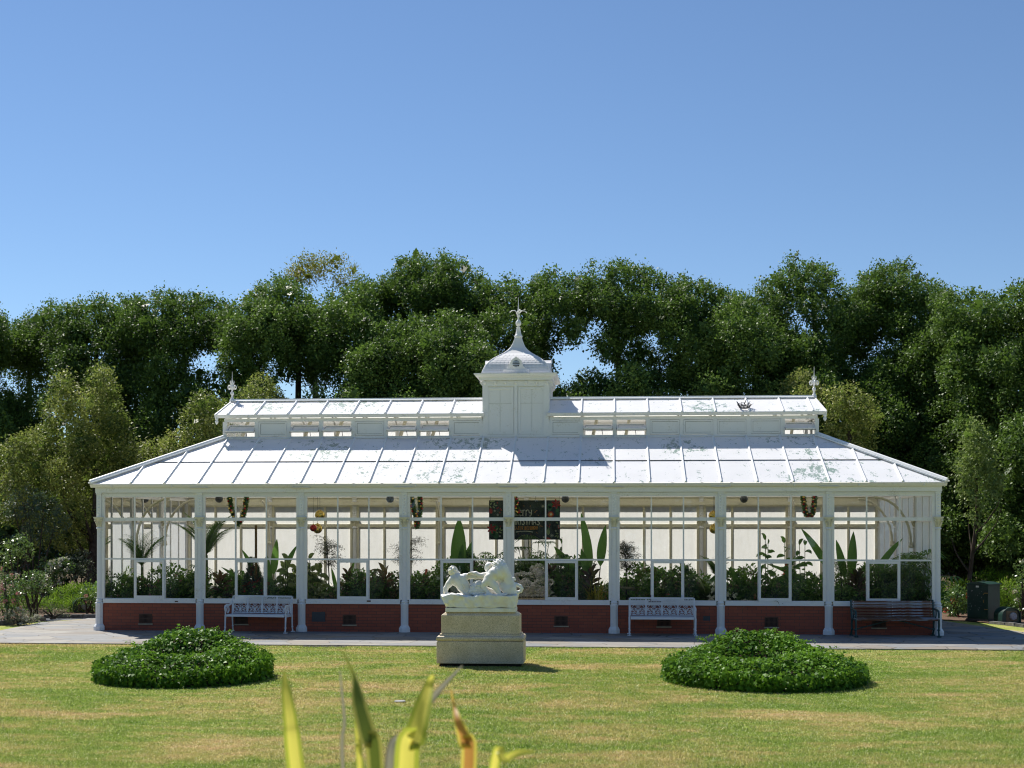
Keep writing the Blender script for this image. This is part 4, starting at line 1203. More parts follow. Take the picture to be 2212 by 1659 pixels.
# ---- small decorated Christmas tree
rng = np.random.default_rng(7)
p = atY(547, 1208, YF + .62); h = p.z - ZB
root = thing('christmas_tree', (p.x, p.y, ZB), 'small blue-green Christmas tree with red tinsel behind the second opening sash', 'tree')
fb = FB()
n = 3600; u = rng.uniform(0, 1, n) ** .7; a = rng.uniform(0, 2 * PI, n); rr = (.42 * u) * rng.uniform(.5, 1.05, n) + .02
P = np.stack([rr * np.cos(a), rr * np.sin(a), h * (1 - u) + .05], 1)
A = np.stack([np.cos(a), np.sin(a), .45 + 0 * a], 1) + rng.normal(size=(n, 3)) * .3
V, F = kites(P, A, rsph(rng, n), rng.uniform(.06, .12, n), np.full(n, .022)); fb.add(V, F, rng.uniform(0, 1, n)); fb.build('foliage', LM['blue'], root)
f2 = FB(); cs = []
for k in range(90):
    t_ = k / 90; a_ = t_ * 18; r_ = .42 * (1 - t_) + .03; cs.append((r_ * math.cos(a_), r_ * math.sin(a_), h * t_ * .8 + .08))
flowers(f2, cs, rng, .05, 12, 0); f2.build('tinsel', LM['petal_red'], root)
m = MB(); m.tube([(0, 0, 0), (0, 0, h)], [.03, .01], 6); m.build('trunk', M['bark'], root)

q = atY(698, 1290, YF + .5); m = MB(); m.box(-.028, .028, -.02, .02, 0, 2.28); o = m.build('timber_stake', M['stake'], None, (atY(553, 1290, YF + .5).x, YF + .5, ZB - .02)); tag(o, 'thin brown timber stake standing in the second bay left of the sash', 'stake')
# ---- urns
def urn(dx, label, lab2, mat):
    q = atY(dx, 1266, YF + 1.25); top = q.z
    root = thing('stone_urn', (q.x, q.y, ZB - .02), label, 'urn')
    hh = top - ZB + .02
    m = MB(); m.lathe([(.20, 0), (.20, .05), (.12, .08), (.09, .16), (.10, hh * .45), (.22, hh * .58), (.31, hh * .74), (.34, hh * .88), (.40, hh * .94), (.41, hh), (.36, hh), (.33, hh * .9)], n=24, cap=False)
    m.build('bowl', M['terracotta'], root, smooth=True)
    rg = np.random.default_rng(int(dx)); fb = FB()
    o = thing(mat[1], (q.x, q.y, top - .06), lab2, 'plant')
    g_strap(fb, rg, .32, 130, .014, 1.6, .4, (.5, 1.5), spread=.14); fb.build('leaf', LM[mat[0]], o)
    s = MB(); s.lathe([(.10, -.05), (.12, 0), (.03, .06)], n=8); s.build('stem', M['stem'], o)
    return q
q1 = urn(897, 'round stone urn planted with spiky grass in the fourth bay', 'spiky blue-grey grass growing in the urn of the fourth bay', ('blue', 'spiky_grass'))
q2 = urn(1361, 'wide stone urn below the dense dark maple in the sixth bay', 'spiky dark grass growing in the urn of the sixth bay', ('dark', 'spiky_grass'))
def cone(dx, ytop, dy, label, h=.36):
    p = atY(dx, ytop, YF + dy)
    root = thing('traffic_cone', (p.x, p.y, p.z - h), label, 'cone')
    m = MB(); m.box(-.12, .12, -.12, .12, 0, .025); m.lathe([(.09, .025), (.02, h)], n=16); m.build('body', M['orange'], root, smooth=True)
    m = MB(); m.lathe([(.074, .12), (.056, .20)], n=16, cap=False); m.build('band', M['ceramic'], root)
cone(921, 1229, .95, 'orange traffic cone in front of the stone urn in the fourth bay')
cone(1699, 1212, 1.3, 'red traffic cone half hidden by the rubber plants in the seventh bay')

# ---- hanging baubles
def bauble(sx, sy, r, mat, label, dy=.75):
    p = atY(sx / 1.8517, sy / 1.8517, YF + dy)
    root = thing('hanging_bauble', tuple(p), label, 'bauble')
    m = MB(); m.ball((0, 0, 0), r, 20, 14); m.build('ball', M[mat], root, smooth=True)
    m = MB()
    m.lathe([(.02, r - .004), (.02, r + .02)], n=8)
    if mat == 'gold':
        for k in range(6):
            a = k * PI / 6; m.tube([(r * 1.02 * math.cos(t_) * math.cos(a), r * 1.02 * math.cos(t_) * math.sin(a), r * 1.02 * math.sin(t_)) for t_ in [2 * PI * j / 24 for j in range(24)]], .005, 4, True)
    m.build('cap', M['gold'], root)
    m = MB(); m.tube([(0, 0, r), (0, 0, 3.62 - p.z)], .004, 4); m.build('cord', M['darkmetal'], root)
bauble(1279.6, 2060, .125, 'gold', 'upper gold wire-ribbed bauble hanging in the third bay')
bauble(1269.9, 2114, .125, 'gold', 'lower gold bauble behind the red one in the third bay', .85)
bauble(1253, 2112, .092, 'redfoil', 'red bauble hanging in the third bay', .6)
bauble(2853, 2062, .115, 'gold', 'upper gold bauble half hidden by the seventh column from the left')
bauble(2857, 2115, .12, 'gold', 'lower gold bauble half hidden by the seventh column from the left')

# ---- garlands
def garland(pts, label, seed, r=.075):
    rg = np.random.default_rng(seed)
    P = [atY(x / 1.8517, y / 1.8517, YF + .8) for x, y in pts]
    o = P[0].copy(); root = thing('garland', tuple(o), label, 'garland')
    q = []
    for i in range(len(P) - 1):
        for k in range(8): q.append(P[i].lerp(P[i + 1], k / 8) - o)
    q.append(P[-1] - o)
    m = MB(); m.tube(q, .02, 6); m.build('cord', M['darkmetal'], root)
    fb = FB(); Q = np.array([tuple(v) for v in q]); n = len(Q) * 46
    c = np.repeat(Q, 46, 0); u = rsph(rg, n); V, F = kites(c + u * .02, u + rg.normal(size=u.shape) * .4, rsph(rg, n), rg.uniform(.6, 1.15, n) * r, np.full(n, .03)); fb.add(V, F, rg.uniform(0, .8, n)); fb.build('foliage', LM['strap'], root)
    for k, v in enumerate(Q[1:-1:2]):
        a = rg.uniform(0, 2 * PI); c = v + np.array([math.cos(a) * .045, -abs(math.sin(a)) * .05 - .03, 0]); m1 = MB(); m1.ball((0, 0, 0), rg.uniform(.024, .036), 8, 6); m1.build('red_bauble' if k % 2 else 'gold_bauble', M['redfoil' if k % 2 else 'gold'], root, tuple(c), smooth=True)
garland([(919, 1990), (924, 2030), (935, 2062), (952, 2098), (972, 2068), (982, 2030), (986, 1990)], 'looped green garland with red and gold baubles hanging in the second bay', 21)
garland([(1648, 1990), (1652, 2030), (1662, 2070), (1668, 2108), (1676, 2070), (1682, 2030), (1680, 1990)], 'dense bauble garland beside the fourth column from the left', 22)
garland([(3212, 1984), (3217, 2022), (3222, 2052), (3236, 2072), (3251, 2052), (3256, 2022), (3259, 1984)], 'short brownish looped garland hanging in the seventh bay', 23)
garland([(2061, 1985), (2066, 2015), (2072, 2045), (2074, 2052)], 'short garland hanging in front of the left part of the banner', 24, .06)

# ---- round fixtures on the back wall
for k, (sx, lab) in enumerate(((878.6, 'second bay, leftmost of the four'), (1561.6, 'third bay, above the lace maple'), (2261.5, 'just right of the banner'), (2975, 'seventh bay, rightmost of the four'))):
    p = atY(sx / 1.8517, 1996 / 1.8517, YF + DEP - .42)
    root = thing('wall_fixture', tuple(p), f'round grey fixture on the back wall, {lab}', 'fixture', 'round fixtures on the back wall')
    m = MB(); m.lathe([(.10, 0), (.115, .03), (.115, .09), (.085, .12)], n=20); m.xf(Matrix.Rotation(PI / 2, 4, 'X')); m.build('housing', M['plaque'], root, smooth=True)
    m = MB(); m.lathe([(.085, .121), (.05, .135), (.001, .14)], n=20); m.xf(Matrix.Rotation(PI / 2, 4, 'X')); m.build('grille', M['darkmetal'], root, smooth=True)
    m = MB(); m.box(-.03, .03, .0, .30, -.03, .03); m.box(.14, .2, -.06, .02, -.06, .02); m.build('wall_mount', M['cream'], root)

# ---- banner
c0 = atY(1956 / 1.8517, 2158.5 / 1.8517, YF + .95); c1 = atY(2240 / 1.8517, 2001 / 1.8517, YF + .95)
BW, BH = c1.x - c0.x, c1.z - c0.z
BN = thing('banner', (c0.x, c0.y, c0.z), 'dark hanging banner with Merry Christmas lettering and painted leaves and baubles', 'banner')
M['banner'] = simple('dark_banner_print', (.014, .022, .024), .6, .3, 0, .5, 9)
M['bwhite'] = simple('cream_print', (.62, .62, .50), .6, .2); M['borange'] = simple('orange_print', (.62, .26, .05), .6, .2)
M['bgreen'] = simple('green_print', (.03, .10, .045), .6, .2, 0, .4, 12); M['bred'] = simple('red_print', (.30, .02, .025), .6, .2, 0, .3, 12); M['bsage'] = simple('sage_print', (.22, .28, .12), .6, .2)
m = MB(); m.box(0, BW, 0, .012, 0, BH); m.build('panel', M['banner'], BN)
def bp(x, y): return ((x - 100) / 1745 * BW, (1218 - y) / 968 * BH)
GL = {'C': [[(.9,.85),(.6,1),(.2,.8),(.1,.45),(.3,.08),(.65,0),(.95,.15)]], 'H': [[(.1,1),(.1,0)],[(.85,1),(.85,0)],[(.1,.5),(.85,.5)]], 'R': [[(.15,0),(.15,1),(.6,.98),(.85,.75),(.6,.52),(.15,.48)],[(.4,.5),(.9,0)]],
 'I': [[(.5,1),(.5,0)]], 'S': [[(.9,.88),(.55,1),(.15,.82),(.25,.58),(.75,.42),(.88,.18),(.5,0),(.08,.1)]], 'T': [[(.02,1),(.98,1)],[(.5,1),(.5,0)]], 'M': [[(.05,0),(.15,1),(.5,.35),(.85,1),(.95,0)]],
 'A': [[(.02,0),(.5,1),(.95,0)],[(.2,.35),(.8,.35)]], 'G': [[(.9,.85),(.6,1),(.2,.8),(.1,.4),(.35,.02),(.8,.1),(.85,.45),(.5,.45)]], 'E': [[(.85,1),(.15,1),(.15,0),(.85,0)],[(.15,.5),(.7,.5)]],
 'B': [[(.15,0),(.15,1),(.6,.97),(.75,.75),(.5,.55),(.15,.52)],[(.5,.53),(.85,.28),(.6,.02),(.15,0)]], 'N': [[(.1,0),(.12,1),(.85,0),(.9,1)]], 'D': [[(.15,0),(.15,1),(.6,.9),(.88,.5),(.6,.08),(.15,0)]],
 'O': [[(.5,1),(.15,.75),(.12,.3),(.5,0),(.85,.3),(.85,.75),(.5,1)]], '!': [[(.5,1),(.45,.35)],[(.42,.08),(.42,.0)]],
 'm': [[(.08,.95),(.08,0)],[(.08,.7),(.25,.97),(.45,.85),(.48,0)],[(.48,.7),(.68,.97),(.88,.85),(.92,0)]], 'e': [[(.1,.5),(.85,.55),(.75,.9),(.45,1),(.12,.7),(.15,.25),(.5,0),(.9,.15)]], 'r': [[(.2,1),(.22,0)],[(.22,.65),(.5,.95),(.95,.98)]],
 'y': [[(.05,1),(.15,.6),(.45,.45),(.8,.6)],[(.9,1),(.85,.3),(.6,-.02),(.15,.0)]]}
def letters(mb, text, x0, y0, w, h, rad, adv=None, arc=0.0, y=-.0015):
    x = x0
    for i, ch in enumerate(text):
        if ch == ' ': x += w * .55; continue
        ww = w * {'I': .55, '!': .5, 'm': 1.25, 'M': 1.15, 'e': .85, 'r': .8}.get(ch, 1)
        mid = (x + ww / 2 - 930) / 400
        for st in GL[ch]:
            pts = []
            for (a, c) in st:
                q = bp(x + a * ww * .86, y0 - c * h + arc * mid * mid); pts.append((q[0], y, q[1]))
            mb.tube(pts, rad, 6, sx=1.0)
        x += ww
k = BW / 1745
m = MB(); letters(m, 'merry', 718, 635, 96, 150, 11 * k); letters(m, 'CHRISTMAS', 596, 850, 88, 170, 11 * k, arc=8)
m.tube([(bp(x, y)[0], -.001, bp(x, y)[1]) for x, y in ((760, 1035), (860, 1016), (975, 1010), (1090, 1015), (1185, 1033))], 10 * k, 6)
m.build('greeting_lettering', M['bwhite'], BN)
m = MB(); letters(m, 'GREATER BENDIGO!', 622, 975, 47, 88, 6.5 * k)
for (x, y, dx, dy) in ((960, 365, 0, 45), (1110, 405, 12, -24), (1225, 550, 35, -28), (1265, 510, 22, -16), (1310, 622, 15, -12), (1360, 875, 60, 25), (1255, 1030, 40, 30), (965, 1082, 0, 52), (1125, 1070, 8, 22), (815, 1085, 10, -22)):
    a, e = bp(x, y), bp(x + dx, y + dy); m.tube([(a[0], -.001, a[1]), (e[0], -.001, e[1])], 5.5 * k, 5)
m.build('place_lettering', M['borange'], BN)
def disc(mb, cx, cy, rx, ry, rot=0, y=-.003, n=14, mi=0):
    c = bp(cx, cy); pts = []
    for j in range(n):
        a = 2 * PI * j / n; u = rx * k * math.cos(a); v = ry * k * math.sin(a)
        pts.append((c[0] + u * math.cos(rot) - v * math.sin(rot), y, c[1] + u * math.sin(rot) + v * math.cos(rot)))
    mb.add(pts, [tuple(range(n))], mi)
m = MB()
for (x, y) in ((1750, 340), (165, 950)):
    for j in range(6):
        a = j * PI / 3 + .4; disc(m, x + 60 * math.cos(a), y + 60 * math.sin(a), 62, 26, -a, -.004)
disc(m, 1615, 600, 78, 78, 0, -.003); disc(m, 145, 515, 42, 66, 0, -.003); disc(m, 1560, 1190, 60, 22, -.3, -.004)
for (x, y) in ((305, 310), (330, 430), (380, 455), (400, 490), (370, 550), (380, 890), (1530, 870), (1600, 850), (1580, 900), (1820, 930), (1800, 880), (300, 450)): disc(m, x, y, 17, 17, 0, -.005)
m.build('red_print', M['bred'], BN)
m = MB()
for (x, y, rx, ry, ro) in ((1620, 380, 90, 60, .3), (1780, 520, 45, 110, 0), (250, 900, 90, 55, -.4), (180, 1040, 70, 90, .3), (270, 1110, 70, 80, .1), (1590, 450, 70, 50, -.6)): disc(m, x, y, rx, ry, ro, -.002)
m.build('green_print', M['bgreen'], BN)
m = MB()
for (x, y, ro) in ((150, 335, .9), (230, 345, 1.2), (270, 378, .1), (220, 420, -.7), (135, 410, -.9), (300, 960, 1.0), (375, 955, 1.4), (415, 985, .4), (380, 1040, -.5), (295, 1040, -.5), (1775, 1065, -.3), (1745, 1130, .5), (1797, 1145, 1.4), (1770, 800, -.5)): disc(m, x, y, 36, 16, ro, -.004)
disc(m, 1555, 1030, 44, 70, 0, -.004); disc(m, 1570, 945, 10, 30, 0, -.004); disc(m, 185, 270, 60, 26, .1, -.004)
m.build('sage_print', M['bsage'], BN)
m = MB(); disc(m, 1615, 600, 52, 52, 0, -.004, 14); m.build('bauble_print', M['borange'], BN)
m = MB(); disc(m, 1622, 598, 30, 30, .8, -.006, 4)
for (x, y, r_) in ((1430, 395, 45), (240, 510, 30), (315, 610, 34), (1645, 1115, 52), (365, 1130, 26), (1740, 1000, 28), (1445, 1155, 24)):
    for j in range(4):
        a = j * PI / 4; p0 = bp(x - r_ * math.cos(a), y - r_ * math.sin(a)); p1 = bp(x + r_ * math.cos(a), y + r_ * math.sin(a)); m.tube([(p0[0], -.002, p0[1]), (p1[0], -.002, p1[1])], 2.5 * k, 4)
for (x, y) in ((125, 1190), (1248, 1205), (1825, 1205), (1248, 268), (1830, 268)): disc(m, x, y, 8, 8, 0, -.006)
m.build('snowflake_print', M['bwhite'], BN)
m = MB()
for x in (130, 1245, 1825):
    q = bp(x, 262); m.tube([(q[0], 0, q[1]), (q[0], 0, 3.60 - c0.z)], .004, 4)
m.build('cord', M['darkmetal'], BN)
# ================================================================== PEDESTAL AND MARBLE GROUP
PX, PY = -2.532, 26.07
PED = thing('pedestal', (PX, PY, 0), 'speckled granite pedestal block with a rounded moulding on the lawn', 'pedestal')
m = MB(); m.box(-.80, .80, -.32, .32, -.05, .061); m.build('footing', M['soil'], PED)
m = MB(); sq(m, [(0, .06), (0, .485), (-.012, .497)], 0, 0, .853, .37); m.build('lower_block', M['granite'], PED, bevel=.008)
m = MB()
pr = [(-.03, .498)] + [(-.035 + .045 * math.cos(a), .547 + .049 * math.sin(a)) for a in [-PI/2 + PI * j / 8 for j in range(9)]] + [(-.05, .598), (-.055, .632)]
sq(m, pr, 0, 0, .853, .37); m.build('moulding', M['granite'], PED, smooth=True)
m = MB(); sq(m, [(-.082, .633), (-.082, .998), (-.165, 1.063)], 0, 0, .853, .37); m.build('upper_block', M['granite'], PED, bevel=.008)

STA = thing('statue', (PX, PY, 1.0635), 'white marble group of reclining man, bald man and beast on the granite pedestal', 'statue')
SZ = 1.0635
def pt(cx, cy, y=0.0): return np.array([(cx - 1002) * .000884, y, 1.40 + (893 - cy) * .000884 - SZ])
class SDF:
    def __init__(s, lo, hi, h):
        s.h = h; s.lo = np.array(lo, float); n = np.ceil((np.array(hi) - s.lo) / h).astype(int) + 1
        ax = [s.lo[i] + h * np.arange(n[i]) for i in range(3)]
        s.G = np.stack(np.meshgrid(*ax, indexing='ij'), -1).astype(np.float32); s.D = np.full(n, 9.0, np.float32); s.n = n
    def _join(s, d, k, sub=False):
        if sub: s.D = np.maximum(s.D, -d); return
        if k <= 0: s.D = np.minimum(s.D, d); return
        hh = np.clip(.5 + .5 * (s.D - d) / k, 0, 1); s.D = s.D * (1 - hh) + d * hh - k * hh * (1 - hh)
    def cap(s, a, b, ra, rb=None, k=.02, sub=False):
        rb = ra if rb is None else rb; a = np.asarray(a, np.float32); b = np.asarray(b, np.float32)
        ba = b - a; t = np.clip(((s.G - a) @ ba) / max(float(ba @ ba), 1e-9), 0, 1)
        d = np.linalg.norm(s.G - a - t[..., None] * ba, axis=-1) - (ra + (rb - ra) * t); s._join(d, k, sub)
    def chain(s, pts, rs, k=.02):
        for i in range(len(pts) - 1): s.cap(pts[i], pts[i + 1], rs[i], rs[i + 1], k)
    def ell(s, c, r, k=.02, sub=False, rot=None):
        q = s.G - np.asarray(c, np.float32)
        if rot is not None: q = q @ np.array(Matrix.Rotation(rot, 3, 'Y'), np.float32)
        r = np.asarray(r, np.float32); l = np.linalg.norm(q / r, axis=-1); d = (l - 1) * r.min(); s._join(d, k, sub)
    def rough(s, amp, freq, where=None, seed=0):
        rg = np.random.default_rng(seed); d = np.zeros_like(s.D)
        for _ in range(9):
            kv = rsph(rg, 1)[0] * freq * rg.uniform(.7, 1.4); d += np.sin(s.G @ kv.astype(np.float32) + rg.uniform(0, 6.28))
        d = d / 3 * amp
        if where is not None:
            c, r = where; w = np.clip(1.4 - np.linalg.norm((s.G - np.asarray(c, np.float32)) / np.asarray(r, np.float32), axis=-1), 0, .4) / .4; d = d * w
        s.D = s.D + d
    def mesh(s):
        D = s.D; ins = D < 0; n = D.shape
        cs = [(i, j, k) for i in (0, 1) for j in (0, 1) for k in (0, 1)]
        sh = lambda A, c: A[c[0]:n[0]-1+c[0], c[1]:n[1]-1+c[1], c[2]:n[2]-1+c[2]]
        tot = np.zeros((n[0]-1, n[1]-1, n[2]-1, 3), np.float32); cnt = np.zeros(tot.shape[:3], np.float32)
        for a in cs:
            for ax in range(3):
                if a[ax]: continue
                b = list(a); b[ax] = 1; b = tuple(b)
                da, db = sh(D, a), sh(D, b); cr = (da < 0) != (db < 0)
                t = np.where(cr, da / np.where(cr, da - db, 1), 0)
                p = np.zeros(tot.shape, np.float32) + np.array(a, np.float32); p[..., ax] += t
                tot += p * cr[..., None]; cnt += cr
        act = cnt > 0; idx = -np.ones(act.shape, np.int64); idx[act] = np.arange(act.sum())
        ii = np.argwhere(act); V = (ii + tot[act] / cnt[act][:, None]) * s.h + s.lo
        Fs = []
        for ax in range(3):
            b = [0, 0, 0]; b[ax] = 1
            sl0 = tuple(slice(1, n[i] - 1) if i != ax else slice(0, n[i] - 1) for i in range(3)); sl1 = tuple(slice(1, n[i] - 1) if i != ax else slice(1, n[i]) for i in range(3))
            a0, a1 = ins[sl0], ins[sl1]; cr = a0 != a1; w = np.argwhere(cr) + np.array([1 if i != ax else 0 for i in range(3)])
            u, v = [(1, 2), (2, 0), (0, 1)][ax]
            def at(du, dv):
                q = w.copy(); q[:, u] -= du; q[:, v] -= dv; return idx[q[:, 0], q[:, 1], q[:, 2]]
            quad = np.stack([at(1, 1), at(0, 1), at(0, 0), at(1, 0)], 1); fl = a0[cr]
            quad[~fl] = quad[~fl][:, ::-1]; Fs.append(quad)
        return V, np.concatenate(Fs)
    def build(s, name, mat, parent):
        V, F = s.mesh(); return np_mesh(name, V, F, mat, None, parent, (0, 0, 0), True)

def fingers(s, wrist, tip, spread, n=4, r=.010, bend=(0, 0, -.02)):
    """a palm with four bent fingers and a thumb from its side"""
    w = np.array(wrist); t = np.array(tip); d = t - w; pm = w + d * .5
    s.cap(w, pm, .022, .026, .012)
    for i in range(n):
        o = np.array(spread) * (i - (n - 1) / 2); k = pm + o; l = (.85, 1.0, .95, .75)[i]
        s.cap(k, k + d * .3 * l, r, r, .006); s.cap(k + d * .3 * l, k + d * .52 * l + np.array(bend), r, r * .8, .004)
    th = w + d * .15 + np.array(spread) * 2.0; s.cap(w + d * .12, th, r * 1.2, r, .008); s.cap(th, th + d * .3, r, r * .8, .004)

# slab and rough rock
m = MB(); m.box(-.69, .69, -.27, .27, 0, .078); m.build('slab', M['marble'], STA, bevel=.006)
s = SDF((-.88, -.36, .06), (.78, .36, .42), .014)
hx0 = pt(100, 893)[0]; 
G = s.G; top = .335 + .012 * np.sin(G[..., 0] * 9) + .006 * np.sin(G[..., 0] * 31 + G[..., 1] * 17) - .012 * np.exp(-((G[..., 0] + .3) / .25) ** 2)
zz = np.clip((G[..., 2] - .08) / .25, 0, 1)
left = -.675 - .118 * zz ** .9; right = .675 + .035 * zz
dy = .265 + .02 * zz
s.D = np.maximum.reduce([left - G[..., 0], G[..., 0] - right, np.abs(G[..., 1]) - dy, G[..., 2] - top, .079 - G[..., 2]]).astype(np.float32)
s.rough(.012, 24, None, 3); s.rough(.006, 60, None, 4); s.D = np.maximum(s.D, .079 - G[..., 2])
s.build('rock_base', M['marble'], STA)

# reclining man, seen from behind
s = SDF((-.86, -.22, .30), (.45, .24, .98), .0085)
s.ell(pt(345, 372, .02), (.088, .092, .104), .01)                                  # skull
s.ell(pt(415, 420, .05), (.060, .062, .078), .02)                                    # jaw and cheek
s.cap(pt(470, 395, .07), pt(496, 412, .075), .016, .012, .012)                     # nose
s.cap(pt(455, 450, .06), pt(470, 452, .07), .018, .014, .014)                      # mouth and chin
s.ell(pt(395, 400, -.05), (.014, .012, .028), .006)                                # ear
s.rough(.0075, 125, (pt(335, 360, 0), (.11, .12, .11)), 5)
s.chain([pt(385, 470, .02), pt(440, 560, .0)], [.058, .066], .03)                  # neck
s.ell(pt(500, 580, .01), (.155, .10, .115), .04, rot=.35)                          # shoulders and upper back
s.chain([pt(500, 600, .0), pt(590, 720, .0), pt(690, 830, .02)], [.125, .118, .11], .05)
s.ell(pt(420, 610, -.06), (.07, .04, .09), .03, rot=.3); s.ell(pt(570, 560, -.06), (.06, .04, .08), .03, rot=-.3)
s.chain([pt(345, 565, -.02), pt(270, 660, -.03), pt(200, 760, -.04)], [.078, .062, .048], .03)    # left arm
s.chain([pt(200, 765, -.04), pt(190, 830, -.05), pt(215, 872, -.07)], [.05, .043, .032], .02)
fingers(s, pt(215, 870, -.07), pt(325, 888, -.09), (.0, -.019, 0), 4, .010, (0, 0, -.008))
s.chain([pt(620, 500, .03), pt(720, 490, .05), pt(860, 505, .05)], [.068, .055, .046], .03)       # right arm
s.chain([pt(860, 505, .05), pt(1000, 510, .07), pt(1110, 505, .1)], [.046, .042, .032], .02)
fingers(s, pt(1110, 505, .10), pt(1200, 490, .13), (0, .004, .019), 4, .010, (.0, .02, 0))
s.chain([pt(500, 448, -.07), pt(520, 540, -.115), pt(560, 660, -.12), pt(640, 760, -.115), pt(705, 815, -.09)], [.014] * 5, .008)  # strap
for (a, c) in ((pt(505, 500, -.115), pt(560, 640, -.135)), (pt(560, 640, -.135), pt(650, 790, -.125))): s.cap(a, c, .016, .012, 0, True)
s.chain([pt(700, 840, .0), pt(850, 800, .05), pt(1010, 760, .08)], [.10, .095, .08], .05)          # thighs
s.chain([pt(1010, 760, .08), pt(1180, 830, .1), pt(1360, 868, .08)], [.075, .055, .038], .03)
s.build('reclining_man', M['marble'], STA)
s = SDF((-.42, -.26, .30), (.22, .26, .72), .0085)                                 # shaggy pelt over his hips
s.ell(pt(900, 760, -.01), (.135, .15, .135), .03); s.ell(pt(960, 680, .0), (.09, .10, .085), .05); s.ell(pt(790, 830, -.01), (.12, .13, .075), .05); s.ell(pt(1050, 850, .0), (.09, .12, .05), .05)
s.rough(.007, 120, None, 6); s.rough(.010, 38, None, 7)
s.build('fleece', M['marble'], STA)

# bald man bending forward
s = SDF((-.32, -.16, .32), (.62, .34, 1.02), .0085)
s.ell(pt(1170, 262, .05), (.088, .085, .082), .01); s.ell(pt(1125, 320, .05), (.055, .06, .07), .025)
s.cap(pt(1085, 268, .05), pt(1096, 300, .05), .014, .016, .010); s.cap(pt(1092, 245, .02), pt(1092, 245, .08), .014, .014, .012)
s.ell(pt(1170, 375, .05), (.05, .045, .05), .02); s.rough(.008, 90, (pt(1165, 375, .05), (.06, .06, .07)), 8)
s.ell(pt(1230, 300, -.035), (.016, .012, .026), .006)
s.chain([pt(1230, 320, .06), pt(1330, 400, .08)], [.065, .075], .03)
s.chain([pt(1330, 400, .08), pt(1430, 520, .10), pt(1520, 680, .1)], [.13, .13, .12], .05)
s.chain([pt(1200, 440, .0), pt(1040, 470, -.03), pt(960, 470, -.03)], [.062, .05, .044], .03)
s.chain([pt(960, 470, -.03), pt(870, 425, -.02), pt(790, 418, -.01)], [.044, .041, .030], .02)
fingers(s, pt(790, 418, -.02), pt(690, 430, -.03), (.0, -.016, .008), 4, .010, (-.004, 0, -.022))
s.chain([pt(1520, 690, .1), pt(1330, 760, .13), pt(1200, 860, .14)], [.10, .075, .05], .03)
s.build('bald_man', M['marble'], STA)

# the beast
s = SDF((-.05, -.30, .26), (.90, .20, 1.14), .0085)
s.ell(pt(1400, 205, -.02), (.105, .11, .085), .02)                                 # shaggy head
s.ell(pt(1300, 225, -.02), (.05, .075, .07), .03)
s.cap(pt(1312, 160, -.05), pt(1300, 100, -.06), .030, .008, .015); s.cap(pt(1455, 165, -.05), pt(1525, 158, -.06), .034, .008, .015)
s.chain([pt(1400, 240, -.03), pt(1440, 330, -.05), pt(1400, 400, -.07)], [.115, .125, .13], .05)
s.rough(.008, 115, (pt(1390, 215, -.03), (.16, .16, .13)), 9)
s.chain([pt(1480, 330, -.04), pt(1560, 450, -.04), pt(1620, 600, -.04), pt(1660, 740, -.04)], [.10, .085, .085, .11], .05)
s.chain([pt(1400, 380, -.08), pt(1280, 450, -.09), pt(1170, 560, -.10)], [.125, .12, .105], .05)  # body to the haunch
s.chain([pt(1170, 560, -.10), pt(1080, 650, -.12), pt(1040, 700, -.12)], [.10, .062, .04], .03)
s.chain([pt(1040, 700, -.12), pt(1100, 770, -.13), pt(1170, 850, -.15)], [.042, .042, .036], .02)
s.chain([pt(1170, 850, -.15), pt(1225, 905, -.19), pt(1215, 935, -.23)], [.04, .04, .032], .02)
for i in range(3): s.cap(pt(1185 + i * 28, 915, -.22), pt(1178 + i * 32, 955, -.255), .017, .012, .008)
s.chain([pt(1200, 590, -.12), pt(1310, 700, -.15), pt(1390, 820, -.16), pt(1430, 878, -.17)], [.095, .07, .045, .034], .03)
s.chain([pt(1430, 878, -.17), pt(1550, 888, -.19)], [.032, .022], .015)
for i in range(3): s.cap(pt(1535, 888, -.17 - .016 * i), pt(1580, 893, -.165 - .02 * i), .013, .008, .006)
s.ell(pt(1610, 790, -.05), (.13, .12, .11), .05); s.ell(pt(1500, 720, -.02), (.105, .09, .085), .04, rot=.5)
s.ell(pt(1690, 860, -.03), (.10, .11, .05), .04)
s.chain([pt(1700, 650, .0), pt(1790, 672, .0), pt(1868, 705, .0), pt(1905, 765, .0), pt(1880, 825, .0), pt(1810, 850, .0), pt(1730, 830, -.02)], [.036, .034, .032, .031, .031, .034, .05], .015)
s.chain([pt(1668, 620, .04), pt(1662, 565, .04), pt(1690, 535, .04), pt(1730, 535, .04), pt(1752, 570, .04)], [.026, .025, .024, .023, .018], .012)
s.rough(.005, 60, (pt(1150, 480, -.1), (.25, .2, .22)), 10)
s.build('beast', M['marble'], STA)

